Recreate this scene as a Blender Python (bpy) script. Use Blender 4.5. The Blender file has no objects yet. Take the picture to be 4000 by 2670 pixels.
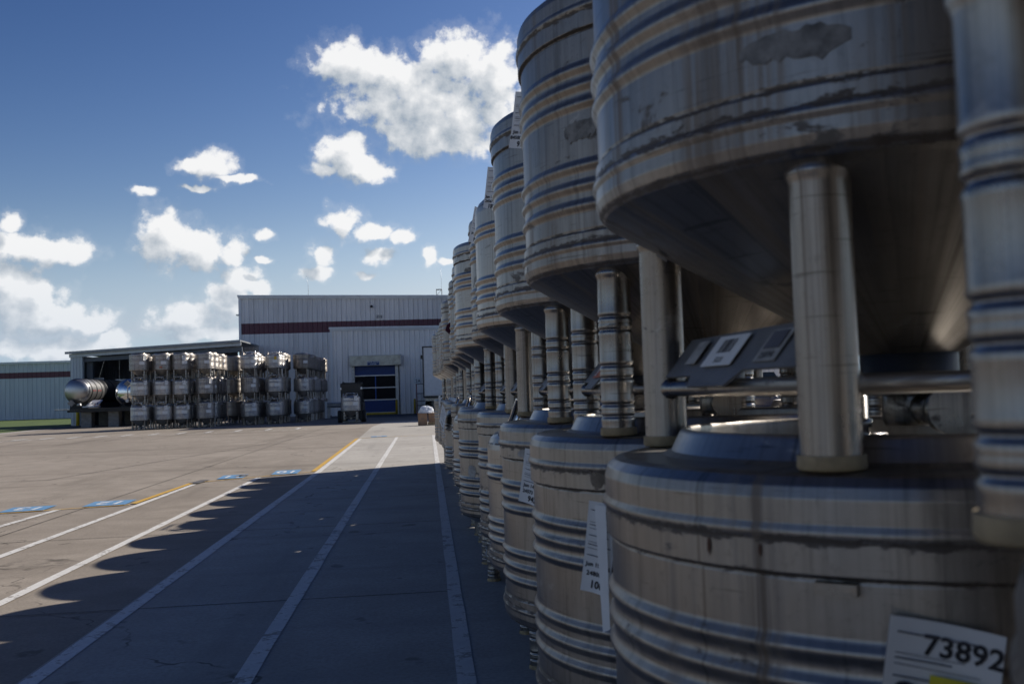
import bpy, math, random
from mathutils import Matrix, Vector

random.seed(7)
SC = bpy.context.scene
COL = SC.collection
R = math.radians

# ------------------------------------------------------------------ camera
CAM_H = 1.325
cam_d = bpy.data.cameras.new('camera')
cam = bpy.data.objects.new('camera', cam_d)
COL.objects.link(cam)
cam_d.sensor_width = 36.0
cam_d.lens = 35.0
cam_d.clip_start = 0.05
cam_d.clip_end = 5000
cam.matrix_world = (Matrix.Translation((0, 0, CAM_H)) @ Matrix.Rotation(R(-4.96), 4, 'Z')
                    @ Matrix.Rotation(R(92.77), 4, 'X') @ Matrix.Rotation(R(-1.8), 4, 'Z'))
cam_d.dof.use_dof = True
cam_d.dof.focus_distance = 8.0
cam_d.dof.aperture_fstop = 6.3
SC.camera = cam

# ------------------------------------------------------------------ world, sun, exposure
SUN_AZ = 34.0      # degrees from +X towards +Y
SUN_EL = 33.0
SKY_S = 0.052
sun_dir = Vector((math.cos(R(SUN_AZ)) * math.cos(R(SUN_EL)), math.sin(R(SUN_AZ)) * math.cos(R(SUN_EL)), math.sin(R(SUN_EL))))
sd = bpy.data.lights.new('sun', 'SUN')
sd.energy = 5.0
sd.angle = R(0.53)
sd.color = (1.0, 0.93, 0.83)
sun = bpy.data.objects.new('sun', sd)
COL.objects.link(sun)
sun.rotation_euler = sun_dir.to_track_quat('Z', 'Y').to_euler()
sun.location = (30, 20, 30)

SC.view_settings.view_transform = 'Standard'
SC.view_settings.look = 'None'
SC.view_settings.exposure = 0.35
SC.view_settings.gamma = 1.0
SC.view_settings.use_curve_mapping = False


SC.cycles.max_bounces = 6
SC.cycles.diffuse_bounces = 3
SC.cycles.glossy_bounces = 4
SC.cycles.caustics_reflective = False
SC.cycles.caustics_refractive = False


class NT:
    """small helper for building node trees"""
    def __init__(self, nt):
        self.nt = nt
        self.n = nt.nodes
        self.l = nt.links

    def node(self, typ, **kw):
        nd = self.n.new('ShaderNode' + typ)
        for k, v in kw.items():
            setattr(nd, k, v)
        return nd

    def set(self, sock, v):
        if v is None:
            return
        if hasattr(v, 'is_output') or isinstance(v, bpy.types.NodeSocket):
            self.l.new(v, sock)
        else:
            if isinstance(v, (int, float)) and hasattr(sock.default_value, '__len__'):
                v = (v,) * len(sock.default_value)
            elif hasattr(sock.default_value, '__len__') and len(sock.default_value) == 4 and len(v) == 3:
                v = (*v, 1.0)
            sock.default_value = v

    def math(self, op, a, b=None, c=None, clamp=False):
        nd = self.node('Math', operation=op, use_clamp=clamp)
        for i, v in enumerate((a, b, c)):
            if v is not None:
                self.set(nd.inputs[i], v)
        return nd.outputs[0]

    def vmath(self, op, a, b=None):
        nd = self.node('VectorMath', operation=op)
        self.set(nd.inputs[0], a)
        if b is not None:
            self.set(nd.inputs[1], b)
        return nd.outputs['Value'] if op in ('LENGTH', 'DOT_PRODUCT') else nd.outputs[0]

    def mix(self, f, a, b, blend='MIX'):
        nd = self.node('Mix', data_type='RGBA', blend_type=blend)
        self.set(nd.inputs[0], f)
        self.set(nd.inputs[6], a)
        self.set(nd.inputs[7], b)
        return nd.outputs[2]

    def noise(self, vec, scale, detail=4.0, rough=0.55, dist=0.0, color=False):
        nd = self.node('TexNoise')
        if vec is not None:
            self.set(nd.inputs['Vector'], vec)
        self.set(nd.inputs['Scale'], scale)
        self.set(nd.inputs['Detail'], detail)
        self.set(nd.inputs['Roughness'], rough)
        self.set(nd.inputs['Distortion'], dist)
        return nd.outputs['Color'] if color else nd.outputs['Fac']

    def ramp(self, v, lo, hi, smooth=True):
        nd = self.node('MapRange')
        nd.interpolation_type = 'SMOOTHSTEP' if smooth else 'LINEAR'
        nd.clamp = True
        self.set(nd.inputs[0], v)
        self.set(nd.inputs[1], lo)
        self.set(nd.inputs[2], hi)
        return nd.outputs[0]

    def xyz(self, v):
        nd = self.node('SeparateXYZ')
        self.set(nd.inputs[0], v)
        return nd.outputs

    def comb(self, x, y, z):
        nd = self.node('CombineXYZ')
        for i, v in enumerate((x, y, z)):
            self.set(nd.inputs[i], v)
        return nd.outputs[0]


# clouds: (azimuth from +Y to +X, elevation, half width, half height), all in degrees
CLOUDS = [(-0.29, 16.5, 4.43, 2.22), (0.3, 15.1, 3.3, 1.5), (2.9, 15.6, 2.7, 1.6), (-3.74, 18.34, 2.38, 1.37), (2.18, 18.58, 2.42, 1.5), (4.3, 17.37, 1.91, 2.32),
          (1.42, 14.34, 3.29, 1.08), (-1.76, 17.9, 2.27, 1.38), (-4.36, 13.64, 1.54, 1.24), (-2.9, 12.44, 1.5, 0.48),
          (-5.49, 12.63, 0.86, 0.43), (-3.51, 12.81, 1.49, 0.84), (-11.54, 12.83, 1.22, 0.89), (-12.74, 12.63, 0.97, 0.42),
          (-10.31, 12.07, 1.3, 0.21), (-12.48, 11.59, 0.79, 0.21), (-14.05, 8.85, 1.48, 1.45), (-12.35, 8.17, 2.21, 1.07),
          (-10.73, 8.02, 0.94, 0.81), (-4.45, 9.82, 1.11, 0.83), (-2.98, 9.28, 1.37, 0.54), (-1.12, 8.93, 0.95, 0.39),
          (-5.84, 7.95, 0.68, 0.64), (-6.03, 7.04, 0.83, 0.54), (-2.57, 7.99, 0.79, 0.54), (0.34, 7.7, 0.45, 0.64),
          (-8.94, 9.04, 0.76, 0.34), (-9.04, 7.74, 0.52, 0.19), (-3.16, 6.82, 0.64, 0.25), (1.34, 7.48, 0.65, 0.25),
          (-20.64, 8.11, 2.41, 0.94), (-21.85, 9.39, 0.61, 0.57), (-19.19, 8.04, 1.27, 0.64), (-21.27, 5.39, 2.27, 1.68),
          (-21.97, 6.5, 0.91, 0.89), (-18.38, 4.27, 1.61, 0.78), (-19.84, 4.5, 2.32, 1.02), (-16.84, 3.45, 0.78, 0.51),
          (-19.86, 2.9, 4.06, 0.59), (-15.25, 11.45, 0.58, 0.23), (-13.1, 4.53, 1.95, 0.95), (-10.29, 6.63, 1.06, 0.96),
          (-9.24, 6.14, 0.71, 0.58), (-10.78, 5.42, 1.41, 1.32), (-11.97, 3.51, 2.56, 0.53)]


def cloud_group():
    g = bpy.data.node_groups.new('cloud_density', 'ShaderNodeTree')
    g.interface.new_socket('P', in_out='INPUT', socket_type='NodeSocketVector')
    g.interface.new_socket('Density', in_out='OUTPUT', socket_type='NodeSocketFloat')
    g.interface.new_socket('Mask', in_out='OUTPUT', socket_type='NodeSocketFloat')
    t = NT(g)
    gi = g.nodes.new('NodeGroupInput')
    go = g.nodes.new('NodeGroupOutput')
    P = gi.outputs[0]
    w = t.noise(P, 0.55, 3.0, 0.55, color=True)
    w = t.vmath('SUBTRACT', w, (0.5, 0.5, 0.5))
    w = t.vmath('MULTIPLY', w, (1.5, 1.2, 0.0))
    Q = t.vmath('ADD', P, w)
    m = None
    for a, e, ra, re in CLOUDS:
        sa, se = 1 / (ra * 1.22), 1 / (re * 1.22)
        nd = t.node('VectorMath', operation='MULTIPLY_ADD')
        t.set(nd.inputs[0], Q)
        nd.inputs[1].default_value = (sa, se, 0)
        nd.inputs[2].default_value = (-a * sa, -e * se, 0)
        d = t.vmath('LENGTH', nd.outputs[0])
        m = d if m is None else t.math('MINIMUM', m, d)
    mask = t.math('SUBTRACT', 1.0, m)
    # the same kind of scattered cumulus everywhere else in the sky
    x, y, z = t.xyz(P)
    out = t.ramp(t.math('ABSOLUTE', t.math('ADD', x, 3.0)), 24.0, 34.0)
    up = t.ramp(y, 22.0, 30.0)
    out = t.math('MAXIMUM', out, up)
    big = t.noise(t.vmath('MULTIPLY', P, (0.8, 1.5, 0)), 0.16, 2.0, 0.5)
    gen = t.math('MULTIPLY', t.math('SUBTRACT', t.math('SUBTRACT', big, t.math('MULTIPLY', t.ramp(y, 12.0, 32.0), 0.12)), 0.575), 6.0)
    gen = t.math('SUBTRACT', gen, t.math('MULTIPLY', t.math('SUBTRACT', 1.0, out), 6.0))
    mask = t.math('MAXIMUM', mask, gen)
    n1 = t.noise(P, 0.95, 9.0, 0.60)
    n2 = t.node('TexVoronoi', feature='SMOOTH_F1')
    t.set(n2.inputs['Vector'], t.vmath('ADD', P, t.vmath('MULTIPLY', w, (0.5, 0.5, 0))))
    n2.inputs['Scale'].default_value = 1.3
    n2.inputs['Smoothness'].default_value = 0.4
    bil = t.math('SUBTRACT', 0.45, n2.outputs['Distance'])
    dens = t.math('ADD', t.math('MINIMUM', t.math('MULTIPLY', mask, 2.1), 1.35), t.math('MULTIPLY', t.math('SUBTRACT', n1, 0.5), 3.0))
    dens = t.math('ADD', dens, t.math('MULTIPLY', bil, 0.8))
    g.links.new(dens, go.inputs[0])
    g.links.new(mask, go.inputs[1])
    return g


def build_world():
    w = bpy.data.worlds.new('World')
    w.cycles.sampling_method = 'NONE'
    SC.world = w
    w.use_nodes = True
    nt = w.node_tree
    nt.nodes.clear()
    t = NT(nt)
    out = t.node('OutputWorld')
    bg = t.node('Background')
    bg.inputs['Strength'].default_value = SKY_S
    sky = t.node('TexSky', sky_type='NISHITA')
    sky.sun_disc = False
    sky.sun_elevation = R(SUN_EL)
    sky.sun_rotation = R(90 - SUN_AZ)
    sky.air_density = 1.0
    sky.dust_density = 0.35
    sky.ozone_density = 1.6
    sky.altitude = 150
    tc = t.node('TexCoord')
    x, y, z = t.xyz(tc.outputs['Generated'])
    az = t.math('MULTIPLY', t.math('ARCTAN2', x, y), 57.29578)
    el = t.math('MULTIPLY', t.math('ARCSINE', z), 57.29578)
    P = t.comb(az, el, 0.0)
    g = cloud_group()

    def dens(p):
        gn = t.node('Group')
        gn.node_tree = g
        t.set(gn.inputs[0], p)
        return gn.outputs[0], gn.outputs[1]
    d0, m0 = dens(P)
    d1, m1 = dens(t.vmath('ADD', P, (0.7, 1.0, 0.0)))
    alpha = t.ramp(d0, 0.0, 0.95)
    veil = t.math('MULTIPLY', t.ramp(d0, -0.6, 0.3), 0.10)
    alpha = t.math('MAXIMUM', alpha, veil)
    # lit from the upper right: where cloud lies between here and the sun the base greys
    sh = t.math('ADD', 0.90, t.math('MULTIPLY', t.math('SUBTRACT', d0, d1), 0.34))
    sh = t.math('SUBTRACT', sh, t.math('MULTIPLY', t.ramp(m1, 0.05, 0.75), 0.50), clamp=True)
    ccol = t.mix(sh, (0.36, 0.43, 0.51), (1.0, 1.0, 1.0))
    # distant clouds lie behind more air
    low = t.ramp(el, 1.0, 10.0)
    ccol = t.mix(t.math('MULTIPLY', t.math('SUBTRACT', 1.0, low), 0.45), ccol, (0.55, 0.66, 0.80))
    alpha = t.math('MULTIPLY', alpha, t.ramp(el, -0.5, 2.5))
    ccol = t.mix(1.0, ccol, (1.0 / SKY_S * 0.735,) * 3, 'MULTIPLY')
    # deepen the clear blue: a contrast curve per channel, flat towards the sun
    sc_ = t.node('SeparateColor')
    t.set(sc_.inputs[0], sky.outputs[0])
    cc = t.node('CombineColor')
    for k, (gain, gam, lim) in enumerate(((13.5, 2.2, 0.235), (4.6, 1.9, 0.365), (2.25, 1.6, 0.51))):
        x_ = t.math('MINIMUM', t.math('MULTIPLY', sc_.outputs[k], SKY_S * (0.92, 1.0, 1.14)[k]), lim)
        x_ = t.math('MULTIPLY', t.math('POWER', x_, gam), gain / SKY_S)
        t.set(cc.inputs[k], x_)
    skyc = cc.outputs[0]
    # pale haze low over the horizon
    hz = t.math('SUBTRACT', 1.0, t.ramp(el, 0.0, 11.0))
    skyc = t.mix(t.math('MULTIPLY', hz, 0.85), skyc, (0.27 / SKY_S, 0.40 / SKY_S, 0.58 / SKY_S))
    col = t.mix(t.math('MULTIPLY', alpha, 0.97), skyc, ccol)
    t.set(bg.inputs[0], col)
    nt.links.new(bg.outputs[0], out.inputs[0])


build_world()

# ------------------------------------------------------------------ materials
MATS = {}


def mat(name, fn):
    m = bpy.data.materials.new(name)
    m.use_nodes = True
    nt = m.node_tree
    nt.nodes.clear()
    t = NT(nt)
    out = t.node('OutputMaterial')
    b = t.node('BsdfPrincipled')
    nt.links.new(b.outputs[0], out.inputs[0])
    fn(t, b)
    MATS[name] = m
    return m


def objcoord(t, rand=True):
    tc = t.node('TexCoord')
    v = tc.outputs['Object']
    if not rand:
        return v, v, None
    oi = t.node('ObjectInfo')
    r = oi.outputs['Random']
    off = t.comb(t.math('MULTIPLY', r, 37.0), t.math('MULTIPLY', r, 91.0), t.math('MULTIPLY', r, 53.0))
    return v, t.vmath('ADD', v, off), r


def bump(t, b, h, strength, dist=0.01):
    bn = t.node('Bump')
    t.set(bn.inputs['Height'], h)
    bn.inputs['Strength'].default_value = strength
    bn.inputs['Distance'].default_value = dist
    t.l.new(bn.outputs[0], b.inputs['Normal'])


ANISO = 0.25


def steel(name, lo, hi, stain, rough=0.34, beads=(), metal=0.93):
    def fn(t, b):
        v, vr, r = objcoord(t)
        # streaks run up the shell and along the cone: noise over (direction from the axis, height)
        px_, py_, pz_ = t.xyz(v)
        rad_ = t.math('MAXIMUM', t.math('SQRT', t.math('ADD', t.math('MULTIPLY', px_, px_), t.math('MULTIPLY', py_, py_))), 0.01)
        dirv = t.comb(t.math('DIVIDE', px_, rad_), t.math('DIVIDE', py_, rad_), pz_)
        rofs = t.comb(t.math('MULTIPLY', r, 31.0), t.math('MULTIPLY', r, 17.0), t.math('MULTIPLY', r, 7.0))
        st = t.vmath('ADD', t.vmath('MULTIPLY', dirv, (46.0, 46.0, 1.1)), rofs)
        streak = t.noise(st, 1.0, 4.0, 0.65)
        st2 = t.vmath('ADD', t.vmath('MULTIPLY', dirv, (5.0, 5.0, 0.55)), rofs)
        streak2 = t.noise(st2, 1.0, 3.0, 0.6)
        patch = t.noise(vr, 4.5, 6.0, 0.62)
        fine = t.noise(vr, 55.0, 3.0, 0.6)
        f = t.math('ADD', t.math('MULTIPLY', streak, 0.45), t.math('MULTIPLY', patch, 0.55))
        base = t.mix(t.ramp(f, 0.24, 0.74), lo, hi)
        base = t.mix(t.math('MULTIPLY', t.ramp(fine, 0.58, 0.70), 0.25), base, tuple(c * 0.6 for c in lo))
        run = t.noise(t.vmath('ADD', t.vmath('MULTIPLY', dirv, (19.0, 19.0, 1.9)), rofs), 1.0, 6.0, 0.68)
        runf = t.math('MULTIPLY', t.ramp(run, 0.50, 0.66), 0.20 + 0.28 * stain)
        base = t.mix(runf, base, tuple(c * 0.42 for c in lo))
        # rusty run marks
        amt = t.math('MULTIPLY', r, 0.10)
        stain_f = t.ramp(streak2, t.math('SUBTRACT', 0.56, amt), 0.72)
        stain_f = t.math('MULTIPLY', stain_f, t.math('MULTIPLY', t.ramp(streak, 0.35, 0.6), stain))
        base = t.mix(stain_f, base, (0.135, 0.098, 0.066))
        # dark scuffs with sharp outlines
        scv = t.vmath('MULTIPLY', vr, (5.0, 5.0, 11.0))
        sc = t.noise(scv, 1.0, 7.0, 0.72, 0.6)
        scf = t.math('MULTIPLY', t.ramp(sc, 0.615, 0.66), 0.8 * min(1.0, stain + 0.25))
        base = t.mix(scf, base, (0.085, 0.075, 0.065))
        # pale residue
        rs = t.noise(t.vmath('ADD', scv, (13.0, 4.0, 8.0)), 0.8, 7.0, 0.7, 0.4)
        rsf = t.math('MULTIPLY', t.ramp(rs, 0.62, 0.69), 0.30)
        base = t.mix(rsf, base, (0.55, 0.53, 0.50))
        # thin horizontal scratches
        hs = t.noise(t.vmath('MULTIPLY', vr, (4.5, 4.5, 130.0)), 1.0, 3.0, 0.6)
        hsf = t.math('MULTIPLY', t.ramp(hs, 0.635, 0.69), 0.6)
        base = t.mix(hsf, base, (0.09, 0.08, 0.07))
        # one vertical weld seam, turned differently on each shell
        ph = t.math('ADD', -2.75, t.math('MULTIPLY', r, 1.1))
        vx, vy, vz = t.xyz(v)
        cs, sn = t.math('COSINE', ph), t.math('SINE', ph)
        dd = t.math('ABSOLUTE', t.math('SUBTRACT', t.math('MULTIPLY', vx, sn), t.math('MULTIPLY', vy, cs)))
        side = t.math('GREATER_THAN', t.math('ADD', t.math('MULTIPLY', vx, cs), t.math('MULTIPLY', vy, sn)), 0.1)
        seam = t.math('MULTIPLY', t.math('SUBTRACT', 1.0, t.ramp(dd, 0.0012, 0.0045)), side)
        base = t.mix(t.math('MULTIPLY', seam, 0.55), base, (0.10, 0.088, 0.075))
        grime = None
        z = t.xyz(v)[2]
        for zb, wdt in beads:
            d = t.math('DIVIDE', t.math('ABSOLUTE', t.math('SUBTRACT', z, zb)), wdt)
            d = t.math('SUBTRACT', 1.0, d, clamp=True)
            grime = d if grime is None else t.math('MAXIMUM', grime, d)
        nonm = t.math('MAXIMUM', t.math('MULTIPLY', stain_f, 0.8), scf)
        nonm = t.math('MAXIMUM', nonm, rsf)
        if grime is not None:
            gn = t.noise(t.vmath('MULTIPLY', vr, (17.0, 17.0, 55.0)), 1.0, 6.0, 0.75)
            gf = t.ramp(t.math('ADD', t.math('MULTIPLY', grime, 0.36), gn), 0.72, 0.80)
            gf = t.math('MULTIPLY', gf, 0.85)
            base = t.mix(gf, base, (0.06, 0.046, 0.036))
            nonm = t.math('MAXIMUM', nonm, gf)
        t.set(b.inputs['Base Color'], base)
        t.set(b.inputs['Metallic'], t.math('MULTIPLY', t.math('SUBTRACT', 1.0, t.math('MULTIPLY', nonm, 0.8)), metal))
        ro = t.math('ADD', rough - 0.10, t.math('MULTIPLY', patch, 0.22))
        ro = t.math('ADD', ro, t.math('MULTIPLY', nonm, 0.3))
        t.set(b.inputs['Roughness'], ro)
        tg = t.node('Tangent', direction_type='RADIAL', axis='Z')
        t.l.new(tg.outputs[0], b.inputs['Tangent'])
        b.inputs['Anisotropic'].default_value = 0.35
        b.inputs['Anisotropic Rotation'].default_value = ANISO
        hgt = t.math('ADD', t.math('MULTIPLY', streak, 0.14), t.math('MULTIPLY', fine, 0.2))
        dent = t.noise(vr, 2.6, 2.0, 0.5)
        hgt = t.math('ADD', hgt, t.math('MULTIPLY', dent, 3.2))
        bump(t, b, hgt, 0.22, 0.005)
    return mat(name, fn)


BEADS = ((0.503, 0.022), (0.532, 0.013), (1.108, 0.019), (1.06, 0.011), (0.44, 0.012))
steel('steel_dirty', (0.205, 0.194, 0.182), (0.305, 0.29, 0.273), 0.85, 0.36, BEADS)
steel('steel_clean', (0.28, 0.258, 0.234), (0.38, 0.352, 0.322), 0.35, 0.34, BEADS)
steel('steel_stained', (0.19, 0.172, 0.154), (0.295, 0.272, 0.248), 1.0, 0.38, BEADS)
steel('steel_leg', (0.20, 0.19, 0.178), (0.315, 0.30, 0.283), 0.8, 0.28)
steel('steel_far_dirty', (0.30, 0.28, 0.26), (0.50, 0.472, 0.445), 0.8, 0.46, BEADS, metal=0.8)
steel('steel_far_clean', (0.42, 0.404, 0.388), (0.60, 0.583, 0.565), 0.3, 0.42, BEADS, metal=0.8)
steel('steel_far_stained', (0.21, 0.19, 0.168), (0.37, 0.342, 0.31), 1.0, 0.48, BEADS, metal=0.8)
steel('steel_bright', (0.62, 0.62, 0.62), (0.78, 0.78, 0.78), 0.05, 0.18)


def plain(name, col, rough=0.6, metallic=0.0, var=0.12, scale=6.0, spec=None, bmp=0.0, bscale=40.0):
    def fn(t, b):
        v, vr, r = objcoord(t)
        n = t.noise(vr, scale, 6.0, 0.6)
        lo = tuple(c * (1 - var) for c in col)
        hi = tuple(min(1.0, c * (1 + var)) for c in col)
        t.set(b.inputs['Base Color'], t.mix(t.ramp(n, 0.3, 0.7), lo, hi))
        t.set(b.inputs['Roughness'], t.math('ADD', rough - 0.06, t.math('MULTIPLY', n, 0.12)))
        b.inputs['Metallic'].default_value = metallic
        if spec is not None:
            b.inputs['Specular IOR Level'].default_value = spec
        if bmp:
            bump(t, b, t.noise(vr, bscale, 4.0, 0.6), bmp, 0.004)
    return mat(name, fn)


def concrete(name, lo, hi, dark, jx=None):
    def fn(t, b):
        tc = t.node('TexCoord')
        v = tc.outputs['Object']
        big = t.noise(v, 0.16, 5.0, 0.6)
        mid = t.noise(v, 1.7, 6.0, 0.65)
        fine = t.noise(v, 42.0, 3.0, 0.7)
        f = t.math('ADD', t.math('MULTIPLY', big, 0.5), t.math('MULTIPLY', mid, 0.5))
        base = t.mix(t.ramp(f, 0.36, 0.66), lo, hi)
        base = t.mix(t.math('MULTIPLY', t.ramp(fine, 0.35, 0.7), 0.45), base, tuple(c * 0.62 for c in lo))
        # tyre tracks and oil, drawn out along the driving direction
        tv = t.vmath('MULTIPLY', v, (0.9, 0.10, 1.0))
        tr = t.noise(tv, 1.0, 5.0, 0.6)
        base = t.mix(t.math('MULTIPLY', t.ramp(tr, 0.53, 0.70), 0.65), base, dark)
        tv2 = t.vmath('MULTIPLY', v, (0.09, 0.8, 1.0))
        tr2 = t.noise(tv2, 1.0, 5.0, 0.6)
        base = t.mix(t.math('MULTIPLY', t.ramp(tr2, 0.54, 0.70), 0.6), base, dark)
        spot = t.noise(v, 3.1, 3.0, 0.5)
        base = t.mix(t.math('MULTIPLY', t.ramp(spot, 0.66, 0.72), 0.6), base, tuple(c * 0.5 for c in dark))
        cr = t.node('TexVoronoi', feature='DISTANCE_TO_EDGE')
        t.set(cr.inputs['Vector'], t.vmath('ADD', v, t.vmath('MULTIPLY', t.noise(v, 0.9, 4.0, 0.6, color=True), (2.0, 2.0, 0))))
        cr.inputs['Scale'].default_value = 0.16
        crack = t.math('SUBTRACT', 1.0, t.ramp(cr.outputs['Distance'], 0.001, 0.004))
        crack = t.math('MULTIPLY', crack, t.ramp(mid, 0.45, 0.6))
        base = t.mix(t.math('MULTIPLY', crack, 0.7), base, (0.05, 0.042, 0.035))
        t.set(b.inputs['Base Color'], base)
        t.set(b.inputs['Roughness'], t.math('ADD', 0.80, t.math('MULTIPLY', mid, 0.15)))
        b.inputs['Specular IOR Level'].default_value = 0.25
        bump(t, b, t.math('ADD', fine, t.math('MULTIPLY', mid, 0.8)), 0.35, 0.004)
    return mat(name, fn)


concrete('yard_concrete', (0.22, 0.19, 0.158), (0.325, 0.285, 0.243), (0.15, 0.128, 0.105))
concrete('lane_concrete', (0.335, 0.315, 0.286), (0.44, 0.417, 0.383), (0.235, 0.223, 0.205))
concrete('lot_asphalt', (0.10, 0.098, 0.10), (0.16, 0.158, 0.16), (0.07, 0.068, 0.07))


def paint(name, col, under, wear=0.5):
    def fn(t, b):
        tc = t.node('TexCoord')
        v = tc.outputs['Object']
        n = t.noise(v, 5.0, 7.0, 0.72)
        n2 = t.noise(v, 38.0, 3.0, 0.7)
        f = t.math('ADD', t.math('MULTIPLY', n, 0.7), t.math('MULTIPLY', n2, 0.3))
        w = t.ramp(f, 0.72 - wear * 0.22, 0.80 - wear * 0.22)
        c = t.mix(t.ramp(n, 0.3, 0.7), tuple(x * 0.78 for x in col), col)
        t.set(b.inputs['Base Color'], t.mix(t.math('MULTIPLY', w, 0.85), c, under))
        b.inputs['Roughness'].default_value = 0.75
        bump(t, b, n2, 0.2, 0.003)
    return mat(name, fn)


paint('paint_white', (0.64, 0.63, 0.61), (0.22, 0.20, 0.18), 0.95)
paint('paint_yellow', (0.56, 0.33, 0.04), (0.20, 0.17, 0.14), 0.85)
paint('paint_blue', (0.11, 0.26, 0.46), (0.14, 0.15, 0.17), 0.75)
paint('paint_digit', (0.62, 0.64, 0.66), (0.20, 0.28, 0.38), 0.55)
plain('joint_dark', (0.055, 0.048, 0.042), 0.9)
plain('patch_dark', (0.085, 0.082, 0.085), 0.9, var=0.3)


def siding(name, col, dirt):
    def fn(t, b):
        tc = t.node('TexCoord')
        v = tc.outputs['Object']
        g = t.node('NewGeometry')
        p = g.outputs['Position']
        n = t.noise(t.vmath('MULTIPLY', p, (2.2, 2.2, 0.16)), 1.0, 5.0, 0.65)
        n2 = t.noise(p, 0.5, 4.0, 0.6)
        base = t.mix(t.math('MULTIPLY', t.ramp(n, 0.42, 0.75), dirt), col, tuple(c * 0.55 for c in col))
        base = t.mix(t.math('MULTIPLY', t.ramp(n2, 0.45, 0.75), 0.25), base, tuple(c * 0.7 for c in col))
        t.set(b.inputs['Base Color'], base)
        b.inputs['Roughness'].default_value = 0.45
    return mat(name, fn)


siding('siding_white', (0.80, 0.78, 0.77), 0.42)
siding('siding_annex', (0.90, 0.87, 0.85), 0.35)
siding('siding_left', (0.62, 0.66, 0.69), 0.35)
siding('siding_maroon', (0.115, 0.028, 0.05), 0.3)
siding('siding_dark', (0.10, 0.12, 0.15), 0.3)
siding('trim_white', (0.78, 0.80, 0.82), 0.30)
plain('roof_metal', (0.30, 0.32, 0.34), 0.5, 0.3)
plain('white_panel', (0.68, 0.69, 0.71), 0.4, var=0.05)
plain('galvanised', (0.42, 0.43, 0.44), 0.45, 0.75, var=0.2, scale=9)
plain('header_metal', (0.40, 0.395, 0.36), 0.42, 0.6, var=0.3, scale=2.2)
plain('door_blue', (0.012, 0.05, 0.22), 0.5, var=0.08)
plain('door_blue_rib', (0.03, 0.12, 0.46), 0.5)
plain('vinyl_window', (0.010, 0.010, 0.013), 0.5, spec=0.15)
plain('bar_alu', (0.55, 0.56, 0.60), 0.4, 0.5)
plain('safety_yellow', (0.60, 0.42, 0.02), 0.55, var=0.15)
plain('sign_blue', (0.015, 0.06, 0.20), 0.5, var=0.03)
plain('letter_white', (0.75, 0.76, 0.78), 0.5, var=0.02)
plain('ink_black', (0.012, 0.012, 0.016), 0.7, var=0.1)
plain('ink_grey', (0.10, 0.10, 0.12), 0.7, var=0.2)
plain('paper', (0.70, 0.70, 0.69), 0.7, var=0.04, scale=12)
plain('paper_yellow', (0.62, 0.55, 0.03), 0.6, var=0.05)
plain('plate_grey', (0.17, 0.168, 0.17), 0.55, 0.2, var=0.2)
plain('label_orange', (0.48, 0.12, 0.04), 0.6, var=0.08)
plain('pad_ochre', (0.30, 0.235, 0.14), 0.8, var=0.25, scale=25)
plain('black_steel', (0.018, 0.019, 0.022), 0.5, 0.2, var=0.3)
plain('rubber', (0.016, 0.016, 0.017), 0.85, var=0.3)
plain('dark_cavity', (0.012, 0.011, 0.011), 0.9)
plain('cardboard', (0.27, 0.17, 0.105), 0.85, var=0.15, scale=4)
plain('raw_wood', (0.42, 0.31, 0.19), 0.85, var=0.25, scale=8)
plain('plastic_bag', (0.62, 0.65, 0.70), 0.35, var=0.06, spec=0.6)
plain('red_paint', (0.30, 0.02, 0.02), 0.5)
plain('car_blue', (0.012, 0.035, 0.13), 0.18, 0.3, var=0.04, spec=0.7)
plain('car_dark', (0.02, 0.022, 0.026), 0.2, 0.2, var=0.04, spec=0.7)
plain('car_glass', (0.01, 0.012, 0.014), 0.06, spec=0.6)
plain('lamp_glass', (0.75, 0.75, 0.72), 0.2)
plain('amber_lens', (0.65, 0.22, 0.02), 0.3)
plain('green_paint', (0.02, 0.10, 0.06), 0.5)
plain('concrete_block', (0.26, 0.25, 0.235), 0.9, var=0.2, scale=5, bmp=0.3)
plain('dark_concrete', (0.14, 0.13, 0.12), 0.9, var=0.2, scale=5, bmp=0.3)
plain('polished', (0.66, 0.66, 0.66), 0.14, 1.0, var=0.04, scale=2)
plain('tank_skin', (0.42, 0.42, 0.42), 0.36, 0.9, var=0.08, scale=2)
plain('black_tank', (0.03, 0.032, 0.036), 0.3, 0.4)


plain('smear', (0.15, 0.136, 0.122), 0.5, 0.8, var=0.5, scale=22)
plain('pale_smear', (0.33, 0.32, 0.30), 0.7, 0.1, var=0.3, scale=30)
plain('rust_smear', (0.07, 0.035, 0.02), 0.8, 0.0, var=0.4, scale=30)


def fn_grass(t, b):
    tc = t.node('TexCoord')
    v = tc.outputs['Object']
    n = t.noise(v, 0.7, 8.0, 0.7)
    n2 = t.noise(v, 30.0, 3.0, 0.7)
    c = t.mix(t.ramp(n, 0.35, 0.65), (0.045, 0.085, 0.014), (0.10, 0.15, 0.03))
    c = t.mix(t.math('MULTIPLY', n2, 0.5), c, (0.03, 0.05, 0.01))
    t.set(b.inputs['Base Color'], c)
    b.inputs['Roughness'].default_value = 0.9
    bump(t, b, n2, 0.8, 0.03)


mat('lawn_grass', fn_grass)


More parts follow.
